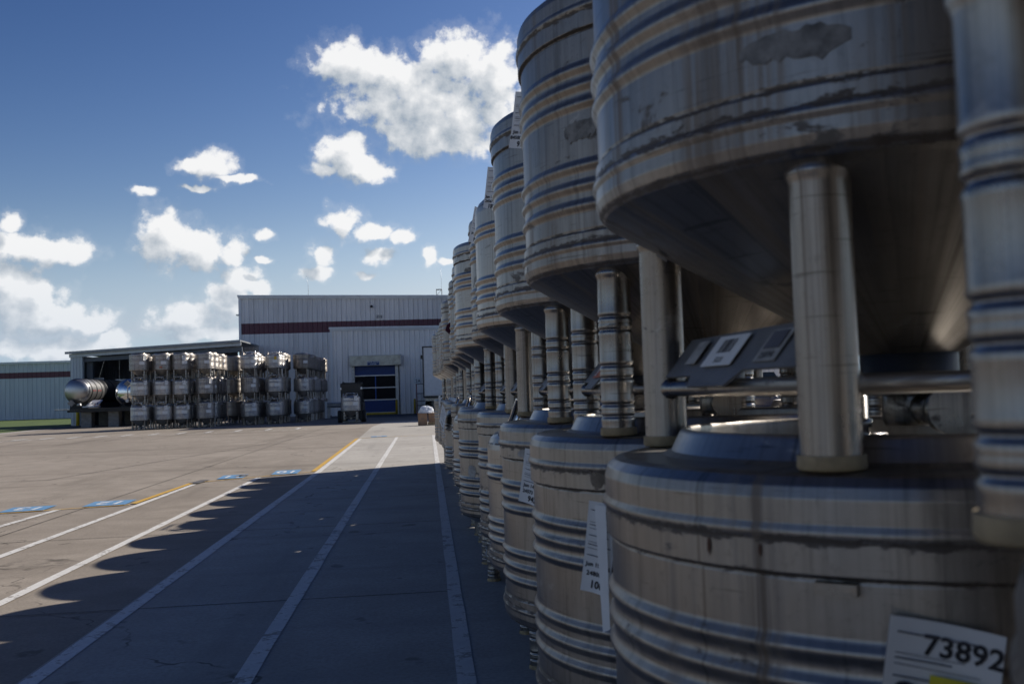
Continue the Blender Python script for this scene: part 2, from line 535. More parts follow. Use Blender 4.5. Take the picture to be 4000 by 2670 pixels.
# ------------------------------------------------------------------ mesh building
class MB:
    def __init__(self):
        self.v = []
        self.f = []
        self.sm = []

    def quad(self, a, b, c, d, smooth=False):
        i = len(self.v)
        self.v += [a, b, c, d]
        self.f.append((i, i + 1, i + 2, i + 3))
        self.sm.append(smooth)
        return self

    def box(self, x0, x1, y0, y1, z0, z1):
        i = len(self.v)
        self.v += [(x0, y0, z0), (x1, y0, z0), (x1, y1, z0), (x0, y1, z0), (x0, y0, z1), (x1, y0, z1), (x1, y1, z1), (x0, y1, z1)]
        for q in ((0, 3, 2, 1), (4, 5, 6, 7), (0, 1, 5, 4), (1, 2, 6, 5), (2, 3, 7, 6), (3, 0, 4, 7)):
            self.f.append(tuple(i + k for k in q))
            self.sm.append(False)
        return self

    def prism(self, pts, y0, y1):
        """polygon in XZ extruded along Y"""
        i = len(self.v)
        n = len(pts)
        self.v += [(x, y0, z) for x, z in pts] + [(x, y1, z) for x, z in pts]
        self.f.append(tuple(range(i, i + n)))
        self.f.append(tuple(range(i + 2 * n - 1, i + n - 1, -1)))
        self.sm += [False, False]
        for k in range(n):
            k2 = (k + 1) % n
            self.f.append((i + k2, i + k, i + n + k, i + n + k2))
            self.sm.append(False)
        return self

    def lathe(self, prof, segs=48, cx=0.0, cy=0.0, sharp=()):
        """revolve (r, z) about Z; rows listed in sharp are doubled for a hard edge"""
        rows = []
        for k, (r, z) in enumerate(prof):
            rows.append((r, z))
            if k in sharp:
                rows.append(None)
                rows.append((r, z))
        prev = None
        for row in rows:
            if row is None:
                prev = None
                continue
            r, z = row
            i = len(self.v)
            if r < 1e-6:
                self.v.append((cx, cy, z))
                cur = [i] * segs
            else:
                self.v += [(cx + r * math.cos(2 * math.pi * s / segs), cy + r * math.sin(2 * math.pi * s / segs), z) for s in range(segs)]
                cur = list(range(i, i + segs))
            if prev is not None:
                for s in range(segs):
                    s2 = (s + 1) % segs
                    q = (prev[s], prev[s2], cur[s2], cur[s])
                    q = tuple(dict.fromkeys(q))
                    if len(q) >= 3:
                        self.f.append(q)
                        self.sm.append(True)
            prev = cur
        return self

    def tube(self, pts, r, segs=10, caps=True):
        pts = [Vector(p) for p in pts]
        n = len(pts)
        rings = []
        up = Vector((0, 0, 1))
        for k, p in enumerate(pts):
            d = (pts[min(k + 1, n - 1)] - pts[max(k - 1, 0)]).normalized()
            a = d.cross(up)
            if a.length < 1e-3:
                a = d.cross(Vector((1, 0, 0)))
            a.normalize()
            b = d.cross(a).normalized()
            i = len(self.v)
            rr = r[k] if isinstance(r, (list, tuple)) else r
            self.v += [tuple(p + (a * math.cos(2 * math.pi * s / segs) + b * math.sin(2 * math.pi * s / segs)) * rr) for s in range(segs)]
            rings.append(i)
        for k in range(n - 1):
            for s in range(segs):
                s2 = (s + 1) % segs
                self.f.append((rings[k] + s, rings[k + 1] + s, rings[k + 1] + s2, rings[k] + s2))
                self.sm.append(True)
        if caps:
            self.f.append(tuple(rings[0] + s for s in range(segs)))
            self.f.append(tuple(rings[-1] + s for s in reversed(range(segs))))
            self.sm += [False, False]
        return self

    def cyl_y(self, x, z, r, y0, y1, segs=28):
        return self.tube([(x, y0, z), (x, y1, z)], r, segs)

    def mesh(self, name, material):
        me = bpy.data.meshes.new(name)
        me.from_pydata(self.v, [], self.f)
        me.polygons.foreach_set('use_smooth', self.sm)
        if material:
            me.materials.append(MATS[material])
        me.update()
        return me

    def build(self, name, material, parent=None):
        return link(name, self.mesh(name, material), parent)


def link(name, me, parent=None):
    o = bpy.data.objects.new(name, me)
    COL.objects.link(o)
    if parent is not None:
        o.parent = parent
    return o


def empty(name, loc=(0, 0, 0), rz=0.0):
    o = bpy.data.objects.new(name, None)
    o.empty_display_size = 0.2
    COL.objects.link(o)
    o.location = loc
    o.rotation_euler = (0, 0, rz)
    return o


def tag(o, label=None, cat=None, group=None, kind=None):
    if label:
        o['label'] = label
    if cat:
        o['category'] = cat
    if group:
        o['group'] = group
    if kind:
        o['kind'] = kind
    return o


def thing(name, label, cat, loc=(0, 0, 0), rz=0.0, group=None):
    return tag(empty(name, loc, rz), label, cat, group)


TXT = {}


def text_mesh(s, size, material, bold=0.0):
    key = (s, size, material, bold)
    if key in TXT:
        return TXT[key]
    cu = bpy.data.curves.new('lettering', 'FONT')
    cu.body = s
    cu.size = size
    cu.align_x = 'CENTER'
    cu.align_y = 'CENTER'
    cu.offset = bold
    cu.space_character = 1.05
    cu.resolution_u = 3
    ob = bpy.data.objects.new('lettering_source', cu)
    COL.objects.link(ob)
    bpy.context.view_layer.update()
    dg = bpy.context.evaluated_depsgraph_get()
    me = bpy.data.meshes.new_from_object(ob.evaluated_get(dg))
    bpy.data.objects.remove(ob)
    bpy.data.curves.remove(cu)
    me.materials.clear()
    me.materials.append(MATS[material])
    TXT[key] = me
    return me


def text(s, size, material, parent, mw, bold=0.0, name='lettering', fn=None):
    me = text_mesh(s, size, material, bold)
    if fn:
        me = me.copy()
        for vv in me.vertices:
            vv.co = fn(vv.co)
    o = link(name, me, parent)
    o.matrix_local = mw
    return o


def frame(origin, right, up):
    r = Vector(right).normalized()
    u = Vector(up).normalized()
    n = r.cross(u)
    m = Matrix(((r.x, u.x, n.x, origin[0]), (r.y, u.y, n.y, origin[1]), (r.z, u.z, n.z, origin[2]), (0, 0, 0, 1)))
    return m


# ------------------------------------------------------------------ ground
def sheet(name, pts, z, material, parent=None):
    m = MB()
    m.v = [(x, y, z) for x, y in pts]
    m.f = [tuple(range(len(pts)))]
    m.sm = [False]
    return m.build(name, material, parent)


yard = sheet('ground', [(-600, -200), (600, -200), (600, 900), (-600, 900)], 0.0, 'yard_concrete')
tag(yard, 'tan concrete yard with cracks and tyre marks', None, None, 'structure')
lane = sheet('lane', [(-1.99, -8), (4.2, -8), (4.2, 47.0), (-1.99, 48.2), (-2.3, 41.6), (-2.12, 30.6), (-1.99, 17.8)], 0.004, 'lane_concrete')
tag(lane, 'pale grey concrete lane beside the totes', None, None, 'structure')
lot = sheet('parking_lot', [(5.2, -30), (90, -30), (90, 66), (5.2, 66)], 0.004, 'lot_asphalt')
tag(lot, 'grey asphalt parking lot behind the rows of totes', None, None, 'structure')
lawn = sheet('lawn', [(-20.9, 46.0), (-21.4, 61.0), (-21.9, 97.0), (-120, 97.0), (-120, 46.0)], 0.012, 'lawn_grass')
tag(lawn, 'short green lawn in front of the far left building', None, None, 'structure')
walk = sheet('path', [(-20.0, 45.2), (-20.4, 61.0), (-20.88, 61.0), (-20.88, 46.0), (-120, 45.98), (-120, 45.2)], 0.006, 'lane_concrete')
tag(walk, 'pale concrete path along the lawn edge', None, None, 'structure')


def strip(x0, y0, x1, y1, w, z, material, name='painted_line', parent=None):
    d = Vector((x1 - x0, y1 - y0))
    n = Vector((-d.y, d.x)).normalized() * (w / 2)
    k = max(1, int(d.length / 0.35))
    m = MB()
    for i in range(k + 1):
        f = i / k
        j1 = 1 + random.uniform(-0.07, 0.07)
        j2 = 1 + random.uniform(-0.07, 0.07)
        m.v.append((x0 + d.x * f + n.x * j1, y0 + d.y * f + n.y * j1, z))
        m.v.append((x0 + d.x * f - n.x * j2, y0 + d.y * f - n.y * j2, z))
    for i in range(k):
        m.f.append((2 * i, 2 * i + 1, 2 * i + 3, 2 * i + 2))
        m.sm.append(False)
    return m.build(name, material, parent or yard)


ZP = 0.007
strip(0.14, -2, 0.165, 31.4, 0.088, ZP, 'paint_white', parent=lane)
strip(-0.885, -2, -0.95, 30.7, 0.092, ZP, 'paint_white', parent=lane)
strip(-1.925, -2, -1.93, 17.9, 0.095, ZP, 'paint_white', parent=lane)
strip(-1.93, 17.9, -2.045, 30.5, 0.095, ZP, 'paint_white', parent=lane)
strip(-2.94, -1, -2.83, 17.0, 0.085, ZP, 'paint_white')
strip(-3.92, -1, -3.69, 16.1, 0.085, ZP, 'paint_white')
strip(-4.95, 6, -4.66, 13.05, 0.085, ZP, 'paint_white')
strip(-9.2, 11.6, -3.86, 13.32, 0.05, ZP + 0.0025, 'paint_yellow')
strip(-3.66, 16.5, -1.98, 17.84, 0.05, ZP + 0.0025, 'paint_yellow')
strip(-2.15, 30.68, 0.3, 31.85, 0.06, ZP + 0.0025, 'paint_yellow', parent=lane)
strip(-3.84, 13.4, -3.77, 16.4, 0.085, ZP + 0.005, 'paint_yellow')
strip(-2.03, 17.9, -2.15, 30.62, 0.09, ZP + 0.005, 'paint_yellow')
strip(-24.0, 31.5, -15.0, 39.3, 0.12, ZP, 'paint_white')
strip(-17.5, 39.1, -6.87, 40.75, 0.09, ZP + 0.0025, 'paint_white')
strip(-6.87, 40.75, -4.9, 41.1, 0.09, ZP, 'paint_white')
for i, (x, y) in enumerate([(-15.72, 39.77), (-14.83, 40.07), (-13.84, 40.23), (-12.92, 40.55), (-12.0, 40.89), (-10.99, 41.09), (-9.97, 41.28), (-8.92, 41.46), (-7.8, 41.7), (-6.6, 41.9), (-5.4, 42.1)]):
    strip(x + 0.02, y - 0.55, x - 0.02, y + 1.1, 0.17, ZP + 0.005, 'paint_white')
# saw-cut slab joints, filled dark
for (x0, y0, x1, y1, w) in ((-30, 8.5, 0.1, 10.4, 0.016), (-30, 17.2, -6.7, 18.26, 0.03), (-30, 5.4, 0.1, 6.72, 0.014), (-6.7, 18.26, -2.3, 42.6, 0.022), (-30, 26.0, -3.1, 29.0, 0.02), (-2.0, 13.0, 0.2, 13.1, 0.012), (-4.4, -2, -4.3, 44, 0.012), (-30, 35.0, -2.4, 37.0, 0.02), (-12.0, 0, -12.0, 44, 0.018)):
    strip(x0, y0, x1, y1, w, 0.0056, 'joint_dark', 'slab_joint')
# dark patches at the painted lines, shadows put in as colour
for (x, y, a, b) in ((-3.70, 16.55, 0.22, 0.65), (-3.2, 17.45, 0.22, 0.4)):
    sheet('shadow_patch', [(x - a / 2, y - b * 0.4), (x + a * 0.3, y - b / 2), (x + a / 2, y + b * 0.45), (x - a * 0.2, y + b / 2)], ZP + 0.0075, 'patch_dark', yard)
# blue bay numbers, to be read from the far side
for s, x0, x1, y0, y1, p in (('13', -5.34, -4.83, 12.92, 13.58, yard), ('12', -4.43, -3.92, 13.22, 13.95, yard), ('11', -3.50, -3.10, 16.90, 17.75, yard), ('10', -2.70, -2.27, 17.42, 18.42, yard), ('9', -1.76, -1.28, 31.22, 31.92, lane)):
    sq = sheet('bay_number', [(x0, y0), (x1, y0 + 0.1), (x1 - 0.03, y1), (x0 - 0.04, y1 - 0.08)], ZP + 0.005, 'paint_blue', p)
    mw = Matrix.Translation(((x0 + x1) / 2 - 0.01, (y0 + y1) / 2 + 0.03, ZP + 0.0075)) @ Matrix.Rotation(math.pi, 4, 'Z') @ Matrix.Scale(1.6 * (y1 - y0) / 0.85, 4, (0, 1, 0))
    text(s, 0.36, 'paint_digit', sq, mw, 0.006)
bc = MB().lathe([(0, 0.0), (0.022, 0.0), (0.022, 0.03), (0.016, 0.035), (0.0, 0.035)], 14).build('bottle_cap', 'door_blue_rib')
bc.location = (-7.1, 16.15, 0.001)
tag(bc, 'tiny blue bottle cap lying alone on the sunlit concrete', 'bottle cap')


# ------------------------------------------------------------------ buildings
def siding_panel(parent, x0, x1, y, zb0, zb1, zt0, zt1, material, face=-1, pitch=0.33, name='wall_panel', depth=0.035):
    """ribbed sheet on the plane Y=y from x0 to x1, bottom zb0->zb1, top zt0->zt1; ribs stand out towards face*Y"""
    prof = []
    n = max(1, round((x1 - x0) / pitch))
    p = (x1 - x0) / n
    for i in range(n):
        a = x0 + i * p
        prof += [(a, 0), (a + p * 0.62, 0), (a + p * 0.72, depth), (a + p * 0.90, depth)]
    prof.append((x1, 0))
    m = MB()
    for x, d in prof:
        f = (x - x0) / (x1 - x0)
        m.v.append((x, y + face * d, zb0 + (zb1 - zb0) * f))
        m.v.append((x, y + face * d, zt0 + (zt1 - zt0) * f))
    for i in range(len(prof) - 1):
        m.f.append((2 * i, 2 * i + 2, 2 * i + 3, 2 * i + 1))
        m.sm.append(False)
    return m.build(name, material, parent)


def siding_wall(parent, x0, x1, y, zb, zt0, zt1, material, width=0.99, name='wall_panel', pitch=0.33, zb1=None):
    n = max(1, round((x1 - x0) / width))
    zb1 = zb if zb1 is None else zb1
    for i in range(n):
        f0, f1 = i / n, (i + 1) / n
        siding_panel(parent, x0 + (x1 - x0) * f0, x0 + (x1 - x0) * f1 - 0.006, y, zb + (zb1 - zb) * f0, zb + (zb1 - zb) * f1,
                     zt0 + (zt1 - zt0) * f0, zt0 + (zt1 - zt0) * f1, material, name=name, pitch=pitch)


# main warehouse: white ribbed siding, maroon stripe
wh = thing('warehouse', 'tall white ribbed warehouse with a maroon stripe, behind the annex with the blue door', 'building', (0, 69, 0))
X0, X1 = -12.58, 14.0


def ztop(x):
    return 8.15 - 0.0225 * (x - X0)


siding_wall(wh, X0, X1, 0, 0.0, 5.68, 5.68, 'siding_white')
siding_wall(wh, X0, X1, 0, 5.68, 6.42, 6.42, 'siding_maroon', name='stripe_panel')
siding_wall(wh, X0, X1, 0, 6.42, ztop(X0), ztop(X1), 'siding_white')
MB().box(X0 + 0.02, X1, 0.06, 30, 0, 7.4).build('core_wall', 'siding_white', wh)
f = MB()
f.prism([(X0 - 0.07, ztop(X0) - 0.02), (X1, ztop(X1) - 0.02), (X1, ztop(X1) + 0.10), (X0 - 0.07, ztop(X0) + 0.10)], -0.16, 0.05)
f.build('fascia', 'trim_white', wh)
f = MB()
f.prism([(X0 - 0.10, ztop(X0) + 0.10), (X1, ztop(X1) + 0.10), (X1, ztop(X1) + 0.21), (X0 - 0.10, ztop(X0) + 0.21)], -0.24, 0.05)
f.build('gutter', 'trim_white', wh)
f = MB()
f.prism([(X0 - 0.10, ztop(X0) + 0.02), (X1, ztop(X1) + 0.02), (X1, ztop(X1) + 0.16), (X0 - 0.10, ztop(X0) + 0.16)], 0.06, 30)
f.build('roof', 'roof_metal', wh)
MB().box(X0 - 0.06, X0 + 0.10, -0.06, 0.04, 0, 8.1).build('corner_trim', 'trim_white', wh)
f = MB().tube([(-3.65, -0.04, 7.36), (-3.65, -0.14, 7.38)], 0.05, 12)
f.lathe([(0, 7.30), (0.09, 7.30), (0.10, 7.38), (0.07, 7.44), (0, 7.46)], 14, -3.65, -0.2)
f.build('wall_lamp', 'black_steel', wh)
f = MB().box(-3.32, -2.95, -0.12, -0.04, 6.74, 6.79)
f.lathe([(0, 6.58), (0.045, 6.58), (0.045, 6.70), (0, 6.72)], 10, -3.28, -0.1).lathe([(0, 6.58), (0.045, 6.58), (0.045, 6.70), (0, 6.72)], 10, -3.0, -0.1)
f.box(-3.15, -3.12, -0.1, -0.05, 6.6, 6.75)
f.build('twin_floodlight', 'galvanised', wh)
MB().box(X0 - 0.22, X0 - 0.02, -0.12, 0.3, 6.98, 7.05).build('bracket', 'galvanised', wh)
WX, WY, WZ = 3.4, -13.3, 11.2
MB().box(WX, X1, WY, -0.05, 0, WZ).build('wing_wall', 'siding_white', wh)
MB().box(WX - 0.1, X1 + 0.1, WY - 0.15, -0.05, WZ + 0.005, WZ + 0.2).build('wing_roof', 'roof_metal', wh)
an = thing('roof_antenna_frame', 'small dark steel frame with a thin whip aerial on the warehouse roof', 'antenna', (1.03, 69.3, 8.04))
f = MB()
for dx in (-0.19, 0.19):
    for dy in (0, 0.38):
        f.tube([(dx, dy, 0.0), (dx, dy, 0.46)], 0.018, 6)
f.tube([(-0.19, 0, 0.46), (0.19, 0, 0.46), (0.19, 0.38, 0.46), (-0.19, 0.38, 0.46), (-0.19, 0, 0.46)], 0.02, 6)
f.tube([(-0.19, 0, 0.02), (0.19, 0, 0.44)], 0.012, 6)
f.build('frame', 'black_steel', an)
MB().tube([(0.17, 0, 0.0), (0.17, 0, 0.9), (0.155, 0, 1.95)], [0.014, 0.010, 0.005], 6).build('whip_aerial', 'galvanised', an)
wa = MB().tube([(0, 0, 0), (0, 0, 0.9), (-0.1, 0, 1.6)], [0.02, 0.010, 0.006], 6).build('thin_aerial', 'galvanised')
wa.location = (-8.0, 69.6, 8.1)
tag(wa, 'thin bent wire aerial standing alone left of centre on the warehouse roof', 'antenna')

# annex with the roll-up door
AY = 65.8
ax = thing('annex', 'lower white ribbed annex with the blue roll-up door in front of the tall warehouse', 'building', (0, AY, 0))
AX0, AX1 = -6.17, 7.0
DX0, DX1 = -4.68, -2.04
siding_wall(ax, AX0, DX0, 0, 0.0, 5.58, 5.57, 'siding_annex', pitch=0.335)
siding_wall(ax, DX0, DX1, 0, 3.22, 5.57, 5.56, 'siding_annex', pitch=0.335)
siding_wall(ax, DX1, AX1, 0, 0.0, 5.56, 5.45, 'siding_annex', pitch=0.335)
MB().box(AX0 + 0.01, AX0 + 0.12, 0.06, 3.1, 0, 5.5).build('side_wall', 'siding_annex', ax)
f = MB()
f.prism([(AX0 - 0.10, 5.66), (AX1, 5.53), (AX1, 5.67), (AX0 - 0.10, 5.80)], -0.22, 0.02)
f.build('gutter', 'trim_white', ax)
f = MB()
f.prism([(AX0 - 0.05, 5.55), (AX1, 5.42), (AX1, 5.53), (AX0 - 0.05, 5.66)], -0.12, 0.02)
f.build('fascia', 'trim_white', ax)
f = MB()
f.prism([(AX0 - 0.05, 5.60), (AX1, 5.45), (AX1, 5.55), (AX0 - 0.05, 5.72)], 0.03, 3.1)
f.build('roof', 'roof_metal', ax)
MB().box(AX0 - 0.05, AX0 + 0.09, -0.05, 0.05, 0, 5.56).build('corner_trim', 'trim_white', ax)
# door
door = empty('rollup_door')
door.parent = ax
MB().box(DX0, DX1, 0.06, 0.10, 2.60, 3.22).build('door_panel', 'door_blue', door)
MB().box(DX0, DX1, 0.06, 0.10, 0.17, 0.95).build('door_panel', 'door_blue', door)
for (za, zb) in ((1.80, 2.54), (1.01, 1.75)):
    MB().box(DX0, -3.375, 0.07, 0.09, za, zb).build('window_pane', 'vinyl_window', door)
    MB().box(-3.315, DX1, 0.07, 0.09, za, zb).build('window_pane', 'vinyl_window', door)
    MB().box(-3.375, -3.315, 0.055, 0.10, za, zb).build('centre_strip', 'door_blue_rib', door)
for z in (2.57, 1.775, 0.98):
    MB().box(DX0, DX1, 0.02, 0.11, z - 0.034, z + 0.034).build('stiffener_bar', 'bar_alu', door)
MB().box(DX0, DX1, 0.02, 0.11, 0.145, 0.172).build('stiffener_bar', 'bar_alu', door)
MB().box(DX0, DX1, 0.0, 0.12, 0.012, 0.145).build('bottom_bar', 'safety_yellow', door)
for a, b in ((DX0 - 0.17, DX0 - 0.005), (DX1 + 0.005, DX1 + 0.20)):
    MB().box(a, b, -0.10, 0.02, 0, 3.2).build('door_jamb', 'galvanised', ax)
MB().box(DX1 + 0.21, DX1 + 0.27, -0.07, -0.02, 0, 3.2).build('downpipe', 'black_steel', ax)
hd = empty('door_header')
hd.parent = ax
MB().box(-4.93, -1.70, -0.50, -0.01, 3.21, 3.83).build('housing', 'header_metal', hd)
MB().box(-4.98, -1.63, -0.55, -0.005, 3.835, 3.885).build('drip_cap', 'galvanised', hd)
MB().box(-1.69, -1.62, -0.45, -0.01, 3.24, 3.82).build('end_cap', 'galvanised', hd)
MB().box(-4.99, -4.94, -0.45, -0.01, 3.24, 3.82).build('end_cap', 'galvanised', hd)
sg = thing('entry_sign', 'small dark blue sign reading TOTE ENTRY ROOM above the blue door', 'sign', (-3.43, AY - 0.52, 3.36))
MB().box(-0.40, 0.40, -0.012, 0.012, -0.135, 0.135).build('board', 'letter_white', sg)
MB().box(-0.385, 0.385, -0.016, -0.0125, -0.12, 0.12).build('face', 'sign_blue', sg)
text('TOTE ENTRY', 0.125, 'letter_white', sg, frame((0, -0.019, 0.055), (1, 0, 0), (0, 0, 1)), 0.002)
text('ROOM', 0.125, 'letter_white', sg, frame((0, -0.019, -0.058), (1, 0, 0), (0, 0, 1)), 0.002)
s2 = thing('dock_sign', 'grey dock sign reading 2A on the annex wall beside the white trailer', 'sign', (-0.62, AY - 0.06, 2.15))
MB().box(-0.24, 0.24, -0.02, 0.01, -0.19, 0.19).build('board', 'trim_white', s2)
text('2A', 0.27, 'ink_black', s2, frame((0.05, -0.024, -0.03), (1, 0, 0), (0, 0, 1)), 0.002)


def bollard(loc, h, r, label, name='bollard', r2=None):
    o = MB().lathe([(0, 0), (r, 0), (r, h - r * 0.6), (r * 0.8, h - r * 0.2), (r * 0.4, h), (0, h + 0.005)], 18).build(name, 'safety_yellow')
    o.location = loc
    return tag(o, label, 'bollard', 'yellow bollards by the building')


bollard((-2.0, AY - 0.35, 0), 0.95, 0.07, 'yellow bollard at the right jamb of the blue door')
bollard((-0.82, AY - 0.35, 0), 0.97, 0.065, 'yellow bollard below the 2A sign')
bollard((-21.05, 62.3, 0), 1.05, 0.10, 'yellow bollard beside the loading platform with the tank trailers')
# pedestrian frame below the 2A sign
gf = thing('steel_ladder_frame', 'thin dark red steel frame standing below the 2A sign beside the trailer', 'frame', (-0.62, 63.2, 0))
for x in (-0.03, 0.62):
    MB().tube([(x, 0, 0), (x, 0, 1.92)], 0.025, 8).build('post', 'red_paint' if x < 0 else 'black_steel', gf)
for z in (0.55, 0.83, 1.30, 1.90):
    MB().tube([(-0.03, 0, z), (0.62, 0, z)], 0.02, 8).build('rail', 'black_steel', gf)
MB().box(-0.01, 0.60, -0.02, 0.0, 1.33, 1.86).build('mesh_panel', 'siding_annex', gf)
# concrete apron in front of the door
ap = sheet('apron', [(-6.0, 57.5), (-0.5, 57.5), (-0.5, AY), (-6.0, AY)], 0.005, 'lot_asphalt')
tag(ap, 'dark asphalt apron before the blue door', None, None, 'structure')

# far left building
lb = thing('low_building', 'long low blue-grey building with a maroon stripe behind the lawn, far left', 'building', (0, 97, 0))
siding_wall(lb, -60.0, -21.0, 0, 0.0, 3.87, 3.87, 'siding_left', 1.2, pitch=0.4)
siding_wall(lb, -60.0, -21.0, 0, 3.87, 4.42, 4.42, 'siding_maroon', 1.2, pitch=0.4, name='stripe_panel')
siding_wall(lb, -60.0, -21.0, 0, 4.42, 5.22, 5.22, 'siding_left', 1.2, pitch=0.4)
MB().box(-60.0, -21.0, 0.05, 20, 0, 5.2).build('core_wall', 'siding_left', lb)
MB().box(-60.1, -20.9, -0.2, 20, 5.22, 5.42).build('gutter', 'trim_white', lb)

# canopy shed joined to the warehouse
CY = 62.6
cn = thing('loading_canopy', 'open-fronted shed with a sloping roof over the tank trailers, left of the warehouse', 'building', (0, CY, 0))
CX0, CX1 = -21.6, -11.35


def czt(x):
    return 4.38 + 0.044 * (x + 21.6)


f = MB().prism([(CX0 - 0.18, czt(CX0) - 0.03), (CX1, czt(CX1) - 0.03), (CX1, czt(CX1) + 0.11), (CX0 - 0.18, czt(CX0) + 0.11)], -0.30, -0.10)
f.build('gutter', 'roof_metal', cn)
f = MB().prism([(CX0, czt(CX0) - 0.24), (CX1, czt(CX1) - 0.24), (CX1, czt(CX1) - 0.03), (CX0, czt(CX0) - 0.03)], -0.09, 0.0)
f.build('fascia', 'siding_left', cn)
f = MB().prism([(CX0 - 0.1, czt(CX0) + 0.02), (CX1, czt(CX1) + 0.02), (CX1, czt(CX1) + 0.10), (CX0 - 0.1, czt(CX0) + 0.10)], -0.09, 6.3)
f.build('roof', 'roof_metal', cn)
f = MB().prism([(-20.9, czt(-20.9) - 0.55), (CX1, czt(CX1) - 0.60), (CX1, czt(CX1) - 0.30), (-20.9, czt(-20.9) - 0.30)], 0.25, 0.45)
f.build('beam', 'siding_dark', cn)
siding_panel(cn, -21.55, -20.98, 0.0, 0, 0, czt(-21.5) - 0.24, czt(-20.98) - 0.24, 'siding_left', pitch=0.2)
MB().box(-20.97, -20.84, -0.05, 0.3, 0, czt(-20.9) - 0.25).build('column', 'siding_left', cn)
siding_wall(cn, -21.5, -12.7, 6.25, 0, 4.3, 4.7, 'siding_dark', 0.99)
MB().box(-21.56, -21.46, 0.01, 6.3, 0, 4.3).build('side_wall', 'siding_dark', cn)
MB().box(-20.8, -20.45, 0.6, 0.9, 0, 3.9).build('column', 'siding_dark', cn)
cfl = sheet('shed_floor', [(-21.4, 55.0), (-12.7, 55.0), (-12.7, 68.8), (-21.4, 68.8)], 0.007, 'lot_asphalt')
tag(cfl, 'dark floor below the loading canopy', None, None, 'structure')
for i, (x, w, z, lab) in enumerate(((-20.4, 0.62, 2.75, 'smaller white blank board behind the left tank trailer'), (-19.0, 0.78, 2.62, 'wider white blank board behind the gap between the two tank trailers'))):
    b = thing('white_board', lab, 'board', (x, 64.2, 0), 0, 'boards under the canopy')
    MB().box(-w / 2, w / 2, -0.02, 0.02, z - 0.12, z + 0.16).build('panel', 'white_panel', b)
    MB().tube([(0, 0.05, 0), (0, 0.05, z)], 0.03, 8).build('post', 'galvanised', b)

# white box trailer at dock 2A
tr = thing('box_trailer', 'white box trailer parked nose-out at dock 2A', 'trailer', (0, 57.5, 0))
TX0, TX1 = -0.22, 2.35
MB().box(TX0 + 0.05, TX1 - 0.05, 0.02, 8.0, 1.15, 3.95).build('box_body', 'white_panel', tr)
MB().box(TX0 + 0.10, TX1 - 0.10, -0.02, 0.02, 1.18, 3.90).build('front_panel', 'white_panel', tr)
for x in (TX0, TX1 - 0.06):
    MB().box(x, x + 0.06, -0.05, 0.05, 1.05, 3.98).build('corner_post', 'black_steel', tr)
MB().box(TX0, TX1, -0.05, 0.04, 3.94, 4.0).build('top_rail', 'black_steel', tr)
MB().box(TX0, TX1, -0.06, 0.3, 1.05, 1.14).build('sill', 'black_steel', tr)
MB().box(TX0 + 0.1, TX1 - 0.1, 0.5, 7.8, 0.86, 1.04).build('chassis', 'galvanised', tr)
for x in (TX0 + 0.35, TX1 - 0.45):
    MB().box(x, x + 0.12, 1.4, 1.55, 0.03, 0.9).build('landing_leg', 'black_steel', tr)
    MB().box(x - 0.08, x + 0.2, 1.34, 1.62, 0.0, 0.04).build('landing_foot', 'black_steel', tr)
MB().tube([(TX0 + 0.4, 1.5, 0.2), (TX0 + 1.1, 1.5, 0.85)], 0.05, 8).build('brace', 'galvanised', tr)
for x in (TX0 + 0.1, TX1 - 0.4):
    f = MB().tube([(x, 6.6, 0.5), (x + 0.3, 6.6, 0.5)], 0.5, 22)
    f.build('wheel', 'rubber', tr)
MB().box(TX0 - 0.10, TX0 - 0.005, -0.04, 0.12, 3.28, 3.5).build('marker_lamp', 'black_steel', tr)

# guard rail left of the lift truck
gr = thing('guard_rail', 'grey corrugated steel guard rail at the foot of the annex corner', 'guard rail', (-5.95, 60, 0))
for x in (0.12, 0.9):
    MB().box(x - 0.06, x + 0.06, 0.02, 0.14, 0, 0.92).build('post', 'galvanised', gr)
f = MB()
prof = [(0, 0.62), (-0.05, 0.66), (-0.06, 0.70), (0, 0.76), (0, 0.80), (-0.06, 0.86), (-0.05, 0.90), (0, 0.94)]
for (y, z) in prof:
    f.v += [(-0.05, y, z), (1.35, y, z)]
for i in range(len(prof) - 1):
    f.f.append((2 * i, 2 * i + 1, 2 * i + 3, 2 * i + 2))
    f.sm.append(False)
f.build('beam', 'galvanised', gr)
MB().box(-0.12, 0.02, -0.07, 0.16, 0, 1.0).build('end_post', 'trim_white', gr)


# ------------------------------------------------------------------ tank trailers on the platform
pf = thing('loading_platform', 'low dark steel platform on concrete piers carrying the tank trailers', 'platform', (0, 56.6, 0))
MB().box(-20.35, -15.0, 0.0, 5.6, 0.98, 1.06).build('deck', 'black_steel', pf)
MB().box(-20.35, -19.55, -0.03, -0.003, 1.0, 1.07).build('edge_strip', 'galvanised', pf)
MB().box(-19.7, -15.0, 0.05, 0.15, 0.86, 0.975).build('beam', 'black_steel', pf)
for x in (-18.85, -17.38, -15.9):
    MB().box(x - 0.28, x + 0.28, 0.5, 1.1, 0.0, 0.85).build('pier', 'concrete_block', pf)
    MB().box(x - 0.28, x + 0.28, 3.5, 4.1, 0.0, 0.85).build('pier', 'dark_concrete', pf)

tk = thing('tank_trailer', 'round steel tank trailer with dull end dish and dark bands, left end of the platform', 'tank trailer', (-19.28, 57.0, 2.03))
f = MB()
rr = 0.68
prof = [(0, -0.26), (0.2, -0.245), (0.4, -0.20), (0.55, -0.12), (0.64, -0.03), (0.675, 0.06)]


